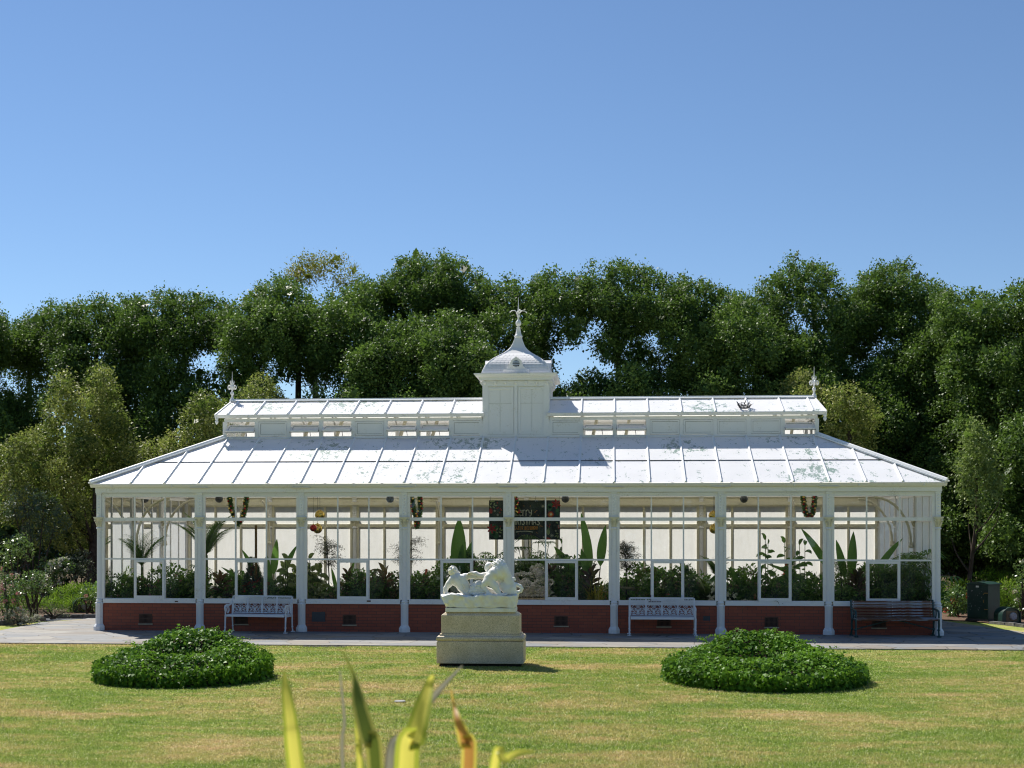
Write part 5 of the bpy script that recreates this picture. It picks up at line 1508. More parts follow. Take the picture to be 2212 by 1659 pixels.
# ================================================================== BENCHES
def ornate_bench(loc, rz, label):
    root = thing('ornate_bench', loc, label, 'bench', 'white cast iron benches', rz)
    W = 1.62
    m = MB(); m.box(-W/2 + .03, W/2 - .03, -.24, .20, .415, .445)
    for k in range(5): m.box(-W/2 + .03, W/2 - .03, -.24 + k * .088, -.24 + k * .088 + .08, .446, .456)
    m.box(-W/2 + .03, W/2 - .03, -.265, -.241, .405, .452); m.build('seat', M['bench_white'], root)
    pw = (W - .04) / 4; H0, H1 = .47, .90; th = .011
    def panel():
        q = MB(); w = pw / 2
        for (a, c) in (((-w + .012, 0), (-w + .012, H1 - H0)), ((w - .012, 0), (w - .012, H1 - H0))): q.beam((a[0], 0, a[1]), (c[0], 0, c[1]), .018, .024, (0, 1, 0))
        for z in (.012, .325, H1 - H0 - .012): q.beam((-w + .024, 0, z), (w - .024, 0, z), .015, .024, (0, 1, 0))
        for k in range(3):                                # lattice of crossing lines and eyes along the top
            x = -w + .07 + k * (pw - .14) / 2
            q.ball((x, 0, .374), .012, 8, 6)
            for sg in (-1, 1): q.tube([(x - .066, 0, .374 - sg*.034), (x, 0, .374 + sg*.028), (x + .066, 0, .374 - sg*.034)], 0.0051, 6)
        def ringq(cx, cz, r, rad, a0=0, a1=2*PI, n=22):
            q.tube([(cx + r * math.cos(a0 + (a1 - a0) * j / n), 0, cz + r * math.sin(a0 + (a1 - a0) * j / n)) for j in range(n + 1)], rad, 6)
        ringq(0, .245, .052, .006)
        for j in range(5):
            a = PI / 2 + j * 2 * PI / 5; q.ball((.022 * math.cos(a), 0, .247 + .022 * math.sin(a)), .011, 6, 5)
        q.tube([(0, 0, .02), (0, 0, .20)], 0.0061, 6)
        for sg in (-1, 1):
            ringq(sg * .092, .105, .082, .0065)
            q.tube([(sg * .012, 0, .03), (sg * .03, 0, .12), (sg * .075, 0, .185), (sg * .15, 0, .185)], [.006, .008, .008, .004], 6)
            q.tube([(sg * .05, 0, .285), (sg * .11, 0, .255), (sg * .16, 0, .195), (sg * .178, 0, .13)], 0.0068, 6)
            spiral(q, (sg * .072, 0, .125), .032, .008, -PI/2, 1.1, .0052, sg)
            spiral(q, (sg * .105, 0, .062), .030, .007, PI/2, 1.1, .0052, sg)
            spiral(q, (sg * .14, 0, .12), .020, .006, PI, .9, .005, sg)
            spiral(q, (sg * .15, 0, .288), .022, .006, 0, 1.1, .0052, sg)
            q.tube([(sg * .03, 0, .06), (sg * .08, 0, .09), (sg * .15, 0, .07)], [.005, .010, .004], 6)
            q.tube([(sg * .10, 0, .10), (sg * .12, 0, .145), (sg * .15, 0, .155)], [.005, .009, .004], 6)
        return q
    p0 = panel(); back = MB(); back.box(-W/2 + .02, W/2 - .02, -.012, .012, H1 - H0 + .0005, H1 - H0 + .025)
    bo = back.build('backrest', M['bench_white'], root, (0, .20, H0), (R(-8), 0, 0))
    f = None
    for k in range(4):
        x = -W/2 + .02 + pw * (k + .5)
        if f is None: f = p0.build('scroll_panel', M['bench_white'], bo, (x, 0, 0), smooth=True)
        else:
            o = f.copy(); COL.objects.link(o); o.parent = bo; o.location = (x, 0, 0)
    for sg in (-1, 1):
        X = sg * (W / 2 + .0)
        a = MB()
        a.tube([(X, .27, .90), (X, .235, .80), (X, .15, .715), (X, .0, .675), (X, -.15, .68), (X, -.235, .665), (X, -.265, .62), (X, -.255, .56)], [.022, .024, .028, .03, .034, .036, .03, .018], 8, sx=.6)
        a.tube([(X, -.07 + .07 * math.cos(t_), .57 + .085 * math.sin(t_)) for t_ in [2 * PI * j / 20 for j in range(20)]], .014, 6, True)
        a.beam((X, -.24, .425), (X, .24, .425), .03, .05); a.tube([(X, -.23, .62), (X, -.225, .43)], .018, 8)
        a.tube([(X, .24, .85), (X, .21, .43)], .018, 8)
        a.build('armrest', M['bench_white'], root, smooth=True)
        for (y, dy) in ((-.225, -.045), (.215, .055)):
            l = MB(); l.tube([(X, y, .43), (X, y + dy * .25, .25), (X, y + dy * .5, .10), (X, y + dy, .03)], [.024, .02, .017, .02], 8)
            l.tube([(X, y, .36), (X, y * .75, .41), (X, y * .4, .425)], .014, 6)
            l.box(X - .055 if sg < 0 else X - .04, X + .04 if sg < 0 else X + .055, y + dy - .03, y + dy + .03, 0, .022)
            l.lathe([(.026, .12), (.028, .135), (.026, .15)], (X, y + dy * .45, 0), 8)
            l.build('leg', M['bench_white'], root, smooth=True)
    return root
pa, pb = atG(490, 1368), atG(625, 1371)
ornate_bench((-8.93, 33.13, .032), R(-7), 'white cast iron scrollwork bench, slightly askew, below the second bay from the left')
ornate_bench((1.30, 32.98, .032), 0, 'white cast iron scrollwork bench below the sixth bay, right of the statue')

root = thing('slatted_bench', (6.98, 33.02, .032), 'dark slatted timber bench with green iron ends beside the right corner column', 'bench', None, R(3))
W = 1.98
def slat(x0, x1, y, z, w, t, ang):
    m = MB(); m.box(x0, x1, -t/2, t/2, -w/2, w/2); m.build('slat', M['timber'], root, (0, y, z), (ang, 0, 0), bevel=.006)
for k, (y, z) in enumerate(((.265, .835), (.25, .765), (.235, .70), (.215, .625), (.195, .555), (.175, .492))): slat(-W/2, W/2, y, z, .045, .024, R(-13))
for k in range(4): slat(-W/2 - .02, W/2 + .02, .11 - k * .085, .435 + (.012 if k == 0 else 0), .07, .028, R(88))
slat(-W/2 - .02, W/2 + .02, -.235, .418, .05, .024, R(30))
for sg in (-1, 1):
    X = sg * (W/2 + .015); l = MB()
    l.tube([(X, .285, .88), (X, .25, .70), (X, .19, .50), (X, .17, .40)], [.024, .026, .028, .03], 8)
    l.tube([(X, .235, .66), (X, .10, .665), (X, -.08, .655), (X, -.19, .625), (X, -.235, .56), (X, -.24, .46)], [.02, .022, .024, .027, .026, .022], 8)
    l.tube([(X, .19, .42), (X, -.24, .42)], .026, 8)
    l.tube([(X, .0, .655), (X, -.03, .55), (X, .05, .44)], .014, 6); spiral(l, (X, 0, 0), 0, 0, 0, 0, .001) if False else None
    l.build('end_frame', M['benchgreen'], root, smooth=True)
    for (y, dy) in ((-.23, -.03), (.17, .10)):
        q = MB(); q.tube([(X, y, .42), (X, y - .02 if y < 0 else y + .03, .28), (X, y + .015, .15), (X, y + dy, .02)], [.03, .025, .022, .026], 8); q.ball((X, y + .012, .17), .036, 8, 6); q.box(X - .04, X + .04, y + dy - .045, y + dy + .045, 0, .03); q.build('leg', M['benchgreen'], root, smooth=True)
m = MB(); m.tube([(-W/2, .05, .16), (-.1, .08, .39)], .016, 6); m.tube([(W/2, .05, .16), (.1, .08, .39)], .016, 6); m.build('brace', M['benchgreen'], root)
for x in (-W/2 + .04, 0, W/2 - .04):
    for (y, z) in ((.265, .835), (.25, .765), (.235, .70), (.215, .625), (.195, .555), (.175, .492)): m = MB(); m.ball((x, y - .015, z), .009, 6, 5); m.build('bolt', M['ceramic'], root)
# ================================================================== SITE
def sheet(name, poly, z, mat, th=0.0):
    m = MB()
    if th: m.prism(poly, z - th, z)
    else: m.add([(p[0], p[1], z) for p in poly], [tuple(range(len(poly)))])
    o = m.build(name, M[mat]); o['kind'] = 'structure'; return o
def g2(x, y): p = atG(x, y); return (p.x, p.y)
M['ground'] = simple('dry_earth', (.10, .075, .045), .95, .1, 0, .4, 2.5, .6, 20)
m = MB(); N = 40
m.add([(-900 + 1800 * i / N, -300 + 1800 * j / N, -.03) for j in range(N + 1) for i in range(N + 1)], [(j*(N+1)+i, j*(N+1)+i+1, (j+1)*(N+1)+i+1, (j+1)*(N+1)+i) for j in range(N) for i in range(N)])
tag(m.build('ground', M['ground']), kind='structure')
PF = 30.0                                              # front edge of the paving
sheet('lawn', [(-60, -20), (60, -20), (60, PF), (-60, PF)], 0.0, 'lawn')
# paving round the glasshouse: front, both ends and the back
pl = [(-40, PF - .22), (40, PF - .22), (40, PF + .9), (14.2, 31.6), (11.9, 33.0), g2(2212, 1368), (10.0, 36.6), g2(2037, 1343), (10.2, 41.2), (9.9, 44.2), (-15.0, 44.2), (-15.4, 40.0), g2(175, 1340.5), g2(90, 1346), g2(0, 1364), (-19.5, 31.9), (-40, 31.2)]
sheet('flagstone_path', pl, .028, 'flag', .05)
# grass wedge at the left, asphalt behind it
gl = [(-40, 31.2), (-19.5, 31.9), g2(0, 1364), g2(90, 1346), g2(175, 1340.7), g2(178, 1338.5), g2(100, 1343), g2(0, 1353), (-20, 33.2), (-40, 33.2)]
sheet('grass_verge', gl, .012, 'lawn')
sheet('asphalt_path', [g2(60, 1347), g2(178, 1338.6), g2(206, 1339), (-15.4, 42), (-16.6, 44.5), g2(100, 1330), (-17.6, 37.5)], .008, 'asphalt')
gr = [g2(2036, 1341.4), g2(2037, 1343), (10.0, 36.6), g2(2212, 1368), (11.9, 33.0), (14.2, 31.6), (40, PF + .9), (40, 34), (14.5, 33.2), g2(2212, 1356), g2(2134, 1348), g2(2090, 1343.5)]
sheet('grass_verge', gr, .012, 'lawn')
sheet('mulch_bed', [(-40, 33.3), (-20, 33.3), g2(0, 1352), g2(60, 1346), g2(100, 1341), (-17.2, 38.4), g2(100, 1334), g2(206, 1335.5), (-15.9, 43.5), (-17.0, 52), (-40, 52)], .03, 'mulch')
sheet('mulch_bed', [g2(2036, 1341.2), g2(2090, 1343), g2(2134, 1347.2), g2(2212, 1355), (14.5, 33.4), (40, 34.2), (40, 52), (11.5, 52)], .03, 'mulch')

def kerb(pts, label, h=.13, w=.16, seed=1):
    rg = random.Random(seed); P = [Vector((*p, 0)) for p in pts]
    root = thing('stone_kerb', tuple(P[0]), label, 'kerb')
    m = MB()
    for a, c in zip(P[:-1], P[1:]):
        L = (c - a).length; n = max(1, int(L / .34)); d = (c - a) / n; u = d.normalized(); nn = Vector((-u.y, u.x, 0))
        for k in range(n):
            s0 = a + d * k + u * .008 - P[0]; s1 = a + d * (k + 1) - u * .008 - P[0]; hh = h * rg.uniform(.85, 1.12); j = rg.uniform(-.012, .012)
            b0 = s0 + nn * j; b1 = s1 + nn * j
            vs = [b0, b1, b1 + nn * w, b0 + nn * w]; tp = [v + Vector((0, 0, hh)) + ((b0 + b1) / 2 + nn * w / 2 - v) * .12 for v in vs]
            m.add(vs + tp, [(3,2,1,0), (4,5,6,7), (0,1,5,4), (1,2,6,5), (2,3,7,6), (3,0,4,7)])
    m.build('stones', M['kerb'], root)
kerb([(-24, 33.2), g2(0, 1352.5), g2(60, 1347), g2(101, 1342.2)], 'dark rough stone kerb in front of the daisy bush at the far left')
kerb([g2(92, 1336.5), g2(150, 1336.6), g2(207, 1337)], 'dark stone kerb in front of the left green floodlight')
kerb([g2(2134, 1348.5), g2(2170, 1352), g2(2212, 1357), (14.3, 33.5)], 'low stone kerb beside the right green floodlight', .10)

# ---- grass: short blades over the lawn that is in view
rng = np.random.default_rng(11)
ivyL = (-7.70, 23.45, 1.54); ivyR = (2.74, 23.8, 1.74)
n = 620000
Y = 14.2 + (PF - .25 - 14.2) * rng.uniform(0, 1, n) ** 1.25; half = .41 * Y; X = -.072 * Y + rng.uniform(-1, 1, n) * half
ok = ~((np.abs(X - PX) < .80) & (np.abs(Y - PY) < .33))
for (cx, cy, r) in (ivyL, ivyR): ok &= ((X - cx) ** 2 + (Y - cy) ** 2) > (r * .9) ** 2
X, Y = X[ok], Y[ok]; n = len(X)
hgt = rng.uniform(.012, .030, n) * (1 + .25 * Wob(rng, .9)(np.stack([X, Y, 0 * X], 1))); wd = rng.uniform(.005, .010, n) * (Y / 18)
a = rng.uniform(0, 2 * PI, n); ln = rng.normal(0, .6, (n, 2)) * hgt[:, None]
b0 = np.stack([X - np.cos(a) * wd, Y - np.sin(a) * wd, 0 * X], 1); b1 = np.stack([X + np.cos(a) * wd, Y + np.sin(a) * wd, 0 * X], 1); tp = np.stack([X + ln[:, 0], Y + ln[:, 1], hgt], 1)
o = np_mesh('lawn_grass', np.stack([b0, b1, tp], 1).reshape(-1, 3), np.arange(3 * n).reshape(-1, 3), M['blade'], rng.uniform(0, 1, n)); o['kind'] = 'stuff'

# ---- drain grating at the paving edge and a small stone in the lawn
q = atG(700, 1398.5); m = MB()
for k in range(10): m.box(-.5 + k * .1, -.5 + k * .1 + .05, -.10, .10, .0, .012)
m.box(-.52, .52, -.12, -.10, -.0, .014); m.box(-.52, .52, .10, .12, 0, .014)
root = thing('drain_grate', (q.x, PF - .36, .0), 'dark drain grating along the lawn edge of the paving', 'drain'); m.build('bars', M['darkmetal'], root)
q = atG(864, 1517.5); m = MB(); m.lathe([(.09, 0), (.09, .012), (.08, .018)], n=14); o = m.build('valve_cover', M['cover'], None, (q.x, q.y, .012)); tag(o, 'small grey round cover set in the lawn in front of the pedestal', 'cover')

# ---- ivy rings
def ivy(c, label, seed, k=1.0, ox=0.0):
    rg = np.random.default_rng(seed); cx, cy, Rr = c
    root = thing('ivy_ring', (cx, cy, 0), label, 'ivy')
    w1 = Wob(rg, 2.4); w2 = Wob(rg, 6.5)
    def H(x, y):
        u = np.sqrt(x * x + y * y) / Rr; bk = np.clip((y / Rr + .15) / .7, 0, 1); bk = bk * bk * (3 - 2 * bk)
        top = .48 * k + .27 * k * np.exp(-((x - ox) / (.56 * Rr)) ** 4) * bk + .13 * k * np.clip(1 - np.abs(y) / Rr, 0, 1) + .05 * k * bk
        rim = np.clip(1.0 - u ** 3.2, 0, 1) ** .5
        dip = 1 - .60 * np.exp(-((x - ox * .6) / (.36 * Rr)) ** 2 - ((y + .10 * Rr) / (.20 * Rr)) ** 2)
        z = top * rim * dip; p = np.stack([x, y, 0 * x], -1).reshape(-1, 3)
        return z + (w1(p).reshape(z.shape) * .075 + w2(p).reshape(z.shape) * .03) * rim
    nn = 60; g = np.linspace(-Rr, Rr, nn); gx, gy = np.meshgrid(g, g, indexing='ij'); z = np.where(gx**2 + gy**2 < (.97 * Rr) ** 2, H(gx, gy) * .86 - .03, -.05)
    V = np.stack([gx, gy, z], -1).reshape(-1, 3); idx = np.arange(nn * nn).reshape(nn, nn); F = np.stack([idx[:-1, :-1], idx[1:, :-1], idx[1:, 1:], idx[:-1, 1:]], -1).reshape(-1, 4)
    np_mesh('dark_core', V, F, M['soil'], None, root)  # dark core mound added under the leaves to block light
    fb = FB(); n = int(6800 * Rr * Rr)
    r = Rr * np.sqrt(rg.uniform(0, 1.02, n)); a = rg.uniform(0, 2 * PI, n)
    ed = rg.uniform(0, 1, n) < .30; r = np.where(ed, Rr * rg.uniform(.93, 1.03, n), r); x, y = r * np.cos(a), r * np.sin(a)
    h = H(x, y); e = .02; hx = (H(x + e, y) - h) / e; hy = (H(x, y + e) - h) / e
    z = h * np.where(ed, rg.uniform(.05, 1.0, n) * np.maximum(.0, 1), 1) + rg.uniform(-.10, .045, n)
    edz = np.clip(H(x * .86, y * .86), 0, 2); z = np.where(ed, edz * rg.uniform(.03, 1.0, n), z)
    N = unit(np.stack([-hx, -hy, 1 + 0 * hx], 1)); rad = np.stack([np.cos(a), np.sin(a), .35 + 0 * a], 1); N = np.where(ed[:, None], unit(rad), N)
    N = unit(N + rg.normal(size=N.shape) * .62)
    A = unit(np.stack([np.cos(a), np.sin(a), -.55 + 0 * a], 1) + rg.normal(size=N.shape) * .65)
    A = A - N * (A * N).sum(1, keepdims=True)
    P = np.stack([x, y, np.maximum(z, .01)], 1); l = rg.uniform(.042, .085, n)
    V, F = kites(P, A, N, l, l * rg.uniform(.8, 1.05, n), .10, .36); fb.add(V, F, np.clip(rg.normal(.36, .17, n) + .22 * (w1(P) > .5), 0, 1))
    # trailing shoots with small light leaves
    for _ in range(60):
        a0 = rg.uniform(0, 2 * PI); r0 = Rr * rg.uniform(.35, .97); x0, y0 = r0 * math.cos(a0), r0 * math.sin(a0); z0 = float(H(np.array([x0]), np.array([y0]))[0]) + .02
        az = a0 + rg.uniform(-.9, .9); p = arch((x0, y0, max(z0, .06)), az, rg.uniform(.1, .7), rg.uniform(.15, .38), 6, 1.3); mb = MB(); mb.tube(p, [.004] * 6 + [.002], 4); mb.build('shoot', M['stem'], root)
        q = np.repeat(p[1:], 3, 0) + rg.normal(size=(18, 3)) * .012; l = np.repeat(np.linspace(.055, .025, 6), 3)
        V, F = kites(q, rsph(rg, 18) * .7 + np.array([0, 0, .2]), rg.normal(size=(18, 3)) * .5 + np.array([0, 0, 1.]), l, l * .95); fb.add(V, F, rg.uniform(.65, 1, 18))
    fb.build('leaf', LM['ivy'], root)
ivy(ivyL, 'ring-shaped mound of glossy ivy on the left part of the lawn', 31)
ivy(ivyR, 'ring-shaped mound of glossy ivy on the right part of the lawn', 32, .92, -.10)

# ================================================================== TREES
def trunk_mesh(h, r, rng, limbs=5, spread=1.5, lean=0.0):
    m = MB(); h = h * .86
    pts = [Vector((lean * t * h * .3 + .12 * math.sin(t * 4 + h), .1 * math.cos(t * 5), h * t)) for t in np.linspace(0, 1, 8)]
    m.tube(pts, [r * (1.35 if i == 0 else 1) * (1 - .55 * i / 7) for i in range(8)], 9)
    for k in range(limbs):
        t = rng.uniform(.35, .62); i = int(t * 7); b = pts[i]; az = rng.uniform(0, 2 * PI); L = rng.uniform(.6, 1.2) * spread
        q = [b, b + Vector((math.cos(az) * L * .4, math.sin(az) * L * .4, L * .45)), b + Vector((math.cos(az) * L * .8, math.sin(az) * L * .8, L * 1.05)), b + Vector((math.cos(az) * L, math.sin(az) * L, L * 1.7))]
        m.tube(q, [r * .42, r * .32, r * .2, r * .08], 7)
    return m
def tree(name, Z, lst, label, mat='elm', seed=1, tx=None, tr=.16, tz=None, dens=105, L=.15, W=.09, group=None, sy=1.15, jit=.9, gap=.75, bark='bark', tb=0.0, cat='tree', extra_trunks=(), droop=.25, **kw):
    rng = np.random.default_rng(seed)
    B = D_blobs(lst, Z, rng, jit, sy); cx = tx if tx is not None else sum(b[0] for b in lst) / len(lst)
    base = atD(cx, HY, Z); root = thing(name, (base.x, base.y, 0), label, cat, group)
    B = [(b[0] - base.x, b[1] - base.y, *b[2:]) for b in B]
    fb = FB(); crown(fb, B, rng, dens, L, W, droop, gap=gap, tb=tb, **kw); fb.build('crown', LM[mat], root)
    top = max(b[2] for b in B) if tz is None else tz
    m = trunk_mesh(top, tr, rng, 7, (max(b[3] for b in B)) * 1.5)
    for (ex, ey, el) in extra_trunks:
        m.merge(trunk_mesh(top * .8, tr * .8, rng, 4, 1.2, el), Matrix.Translation((ex, ey, 0)))
    m.build('trunk', M[bark], root, smooth=True)
    return root
LINE = [(-80, 660), (-10, 672), (12, 700), (30, 705), (60, 690), (110, 662), (200, 655), (300, 650), (380, 640), (450, 650), (500, 672), (545, 640), (600, 605), (650, 596), (700, 604), (770, 606), (800, 616), (830, 605), (870, 570), (930, 555), (1000, 570), (1045, 600), (1060, 628), (1100, 612), (1150, 617), (1190, 590), (1240, 600), (1280, 580), (1330, 577), (1400, 590), (1450, 610), (1500, 612), (1550, 628), (1590, 642), (1640, 622), (1690, 592), (1712, 563), (1760, 570), (1800, 600), (1850, 632), (1870, 602), (1900, 580), (1960, 575), (2020, 622), (2060, 642), (2100, 632), (2150, 662), (2190, 620), (2300, 600)]
def lobes(x0, x1, seed, line=LINE, bot=1040, holes=()):
    """a leafy mass whose top follows the measured treeline between x0 and x1, with sprays breaking the edge"""
    rg = random.Random(seed); xs = [p[0] for p in line]; ys = [p[1] for p in line]; top = lambda x: float(np.interp(x, xs, ys)); out = []
    x = x0
    while x < x1:
        r = rg.uniform(8, 21); out.append((x, top(x) + r * rg.uniform(.7, 1.7), r)); x += r * rg.uniform(.7, 1.5)
    for k in range(int((x1 - x0) / 5)):
        x = rg.uniform(x0, x1); r = rg.uniform(4, 9); out.append((x, top(x) + rg.uniform(-9, 16), r))
    for k in range(int((x1 - x0) / 11)):
        x = rg.uniform(x0, x1); r = rg.uniform(18, 36); out.append((x, top(x) + r * 1.2 + rg.uniform(10, 50), r))
    ym = sum(top(x0 + (x1 - x0) * j / 8) for j in range(9)) / 9
    for k in range(int((x1 - x0) * (bot - ym) / 1250)):
        r = rg.uniform(22, 44); x = rg.uniform(x0 + r * .3, x1 - r * .3); y = rg.uniform(top(x) + r + 20, bot)
        if any((x - h[0]) ** 2 + (y - h[1]) ** 2 < (h[2] + r * .85) ** 2 for h in holes): continue
        out.append((x, y, r))
    return [(x, y, r, 3.4 * max(0., min(1., (y - top(x)) / (980 - top(x)))) ** .8) for (x, y, r) in out]
G_ = 'dark trees behind the glasshouse'
T = [
 ('elm_tree', 57, lobes(-60, 22, 1), 'dark tree cut by the left photo edge behind the two-topped olive tree', 'elm'),
 ('elm_tree', 60, lobes(18, 112, 2), 'dark narrow tree near the left edge, in a dip of the treeline', 'elm'),
 ('elm_tree', 57, lobes(100, 305, 3, holes=[(440, 790, 8)]), 'broad dark tree directly above the two-topped olive tree', 'elm'),
 ('elm_tree', 56, lobes(292, 505, 4, holes=[(440, 790, 9), (452, 812, 7)]), 'dark tree rising above the left ridge finial, left of the yellowish gum crown', 'elm'),
 ('elm_tree', 53, lobes(488, 802, 5, line=[(488, 668), (510, 668), (545, 640), (590, 612), (612, 604), (640, 628), (700, 650), (745, 628), (775, 606), (802, 616)], holes=[(645, 850, 14), (628, 842, 9)]), 'large dark tree with the yellowish gum crown showing above it', 'elm2'),
 ('elm_tree', 55, lobes(796, 1054, 6), 'tall dark tree left of the cupola with a jagged top', 'elm'),
 ('elm_tree', 50.5, lobes(742, 1062, 7, line=[(740, 770), (775, 735), (800, 705), (850, 700), (880, 690), (920, 700), (960, 678), (1010, 690), (1045, 730), (1062, 780)]), 'lower lighter green tree right behind the roof, left of the cupola', 'elm2'),
 ('elm_tree', 53, lobes(1046, 1178, 8), 'dark tree directly behind the cupola spire', 'elm'),
 ('elm_tree', 52, lobes(1166, 1482, 9, holes=[(1212, 775, 22), (1226, 812, 19), (1275, 740, 6), (1410, 720, 6)]), 'broad dark tree right of the cupola with sky through its lower leaves', 'elm'),
 ('elm_tree', 54, lobes(1470, 1600, 10), 'dark tree in the treeline dip right of the broad one beside the cupola', 'elm'),
 ('elm_tree', 54, lobes(1640, 1870, 11, holes=[(1700, 700, 8)]), 'tall pointed dark tree above the right ridge finial', 'elm'),
 ('elm_tree', 51, lobes(1462, 1790, 12, line=[(1460, 770), (1500, 720), (1540, 690), (1570, 660), (1600, 645), (1640, 660), (1690, 700), (1740, 720), (1790, 780)]), 'wide green tree in front of the tall pointed one over the right roof', 'elm2'),
 ('elm_tree', 54, lobes(1866, 2036, 13, holes=[(1862, 812, 12)]), 'tall dark round-headed tree standing apart near the right edge', 'elm'),
 ('elm_tree', 50, lobes(2022, 2150, 14, bot=1200), 'dark tree sloping down right of the round-headed one', 'elm2'),
 ('elm_tree', 48, lobes(2130, 2300, 15, bot=1220), 'dark tree cut by the right edge of the photo', 'elm'),
 ('elm_tree', 52, lobes(1868, 2115, 16, bot=1200, line=[(1868, 800), (1900, 760), (1950, 745), (1990, 715), (2020, 690), (2070, 720), (2115, 800)]), 'dense dark tree filling the gap above the right end of the roof', 'elm'),
 ('elm_tree', 51.5, lobes(2025, 2290, 17, bot=1220, line=[(2025, 900), (2080, 840), (2120, 790), (2160, 760), (2212, 720), (2290, 700)]), 'dense dark tree standing behind the slender green tree at the right', 'elm'),
]
for i, (nm, Z, ls, lab, mt) in enumerate(T):
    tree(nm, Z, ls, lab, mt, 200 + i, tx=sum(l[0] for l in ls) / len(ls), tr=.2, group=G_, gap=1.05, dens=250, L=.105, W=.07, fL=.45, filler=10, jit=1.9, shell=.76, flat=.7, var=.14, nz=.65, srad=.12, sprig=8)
tree('gum_tree', 60, [(700, 585, 28), (660, 578, 22), (735, 585, 24), (690, 570, 16), (722, 568, 14), (705, 566, 12), (640, 592, 18), (758, 598, 18), (668, 600, 26), (715, 608, 26), (630, 606, 14), (748, 612, 16), (560, 636, 14), (545, 650, 14), (690, 640, 34), (730, 640, 24)], 'yellowish gum tree crown standing above the large dark tree', 'gum', 230, tr=.22, bark='palebark', gap=.7, dens=230, L=.14, W=.05, shell=.74, var=.14)
tree('gum_tree', 62, [(1235, 835, 28), (1255, 830, 22), (1222, 850, 22), (1240, 860, 24), (1270, 850, 16)], 'far yellowish gum tree in the sky gap just right of the cupola', 'gum', 231, tr=.16, bark='palebark', gap=.4, dens=80, L=.18, W=.06)
OG = 'olive-green trees beside the glasshouse'
tree('olive_tree', 48.5, [(140, 818, 15), (130, 838, 20), (152, 846, 20), (138, 870, 26), (122, 892, 26), (160, 890, 26), (140, 920, 32), (215, 798, 15), (204, 815, 18), (226, 818, 20), (212, 842, 26), (238, 848, 20), (200, 868, 26), (232, 880, 28), (250, 905, 24), (208, 905, 32), (262, 925, 24), (60, 955, 24), (38, 968, 24), (78, 972, 24), (20, 990, 22), (52, 1000, 32), (95, 945, 24), (110, 980, 32), (180, 950, 36), (165, 985, 32), (240, 960, 34), (285, 968, 22), (300, 990, 22), (215, 1000, 36), (268, 1010, 28), (8, 1022, 24), (35, 1050, 34), (80, 1040, 34), (130, 1030, 36), (180, 1045, 38), (240, 1050, 34), (285, 1045, 22), (60, 1095, 32), (110, 1090, 36), (160, 1105, 36), (210, 1105, 36), (20, 1110, 26), (90, 1150, 28), (150, 1160, 32), (200, 1160, 28), (2, 985, 20)],
     'large olive-green tree with two tops at the left of the glasshouse', 'olive', 240, tx=203, tr=.22, tz=5.6, group=OG, dens=270, L=.10, W=.06, gap=1.1, srad=.10, shell=.76, flat=.7, var=.15, nz=.65, jit=1.1)
tree('olive_tree', 46, [(440, 872, 26), (455, 895, 34), (425, 905, 32), (470, 935, 34), (430, 950, 38), (385, 965, 30), (345, 975, 28), (320, 990, 28), (470, 890, 18), (400, 985, 40)], 'olive-green tree showing above the left slope of the roof', 'olive', 241, group=OG, dens=260, L=.10, W=.06, srad=.10, shell=.76, var=.15)
tree('olive_tree', 48, [(568, 842, 26), (545, 858, 22), (590, 862, 22), (560, 885, 30), (530, 870, 14)], 'yellow-green treetop peeping over the ridge just right of the left finial', 'olive', 242, group=OG, dens=270, L=.10, W=.06, tb=.15, srad=.10, shell=.76, var=.12)
tree('olive_tree', 47, [(1728, 832, 24), (1708, 848, 22), (1750, 848, 20), (1765, 862, 22), (1700, 870, 20), (1735, 870, 30)], 'small yellow-green treetop left of the right ridge finial', 'olive', 243, group=OG, dens=270, L=.10, W=.06, tb=.15, srad=.10, shell=.76, var=.12)
tree('olive_tree', 45.5, [(1830, 862, 32), (1800, 872, 26), (1862, 878, 28), (1815, 905, 36), (1855, 915, 32), (1880, 900, 18), (1830, 945, 34), (1865, 950, 26), (1800, 940, 22), (1850, 980, 24)], 'rounded olive-green tree just right of the end of the upper roof', 'olive', 244, group=OG, dens=270, L=.10, W=.06, tb=.06, srad=.10, shell=.76, var=.12)
tree('slender_tree', 42.5, [(2108, 918, 13), (2118, 928, 12), (2104, 945, 20), (2116, 960, 22), (2098, 980, 24), (2125, 995, 26), (2090, 1015, 24), (2112, 1025, 34), (2140, 1035, 24), (2085, 1050, 22), (2120, 1065, 34), (2148, 1072, 20), (2100, 1080, 26), (2130, 1100, 24), (2108, 1115, 16)], 'slender pale green tree standing alone right of the glasshouse', 'slender', 250, tx=2102, tr=.085, tz=5.0, dens=330, L=.11, W=.055, jit=.35, sy=1.0, tb=-.05, srad=.11, droop=.6)

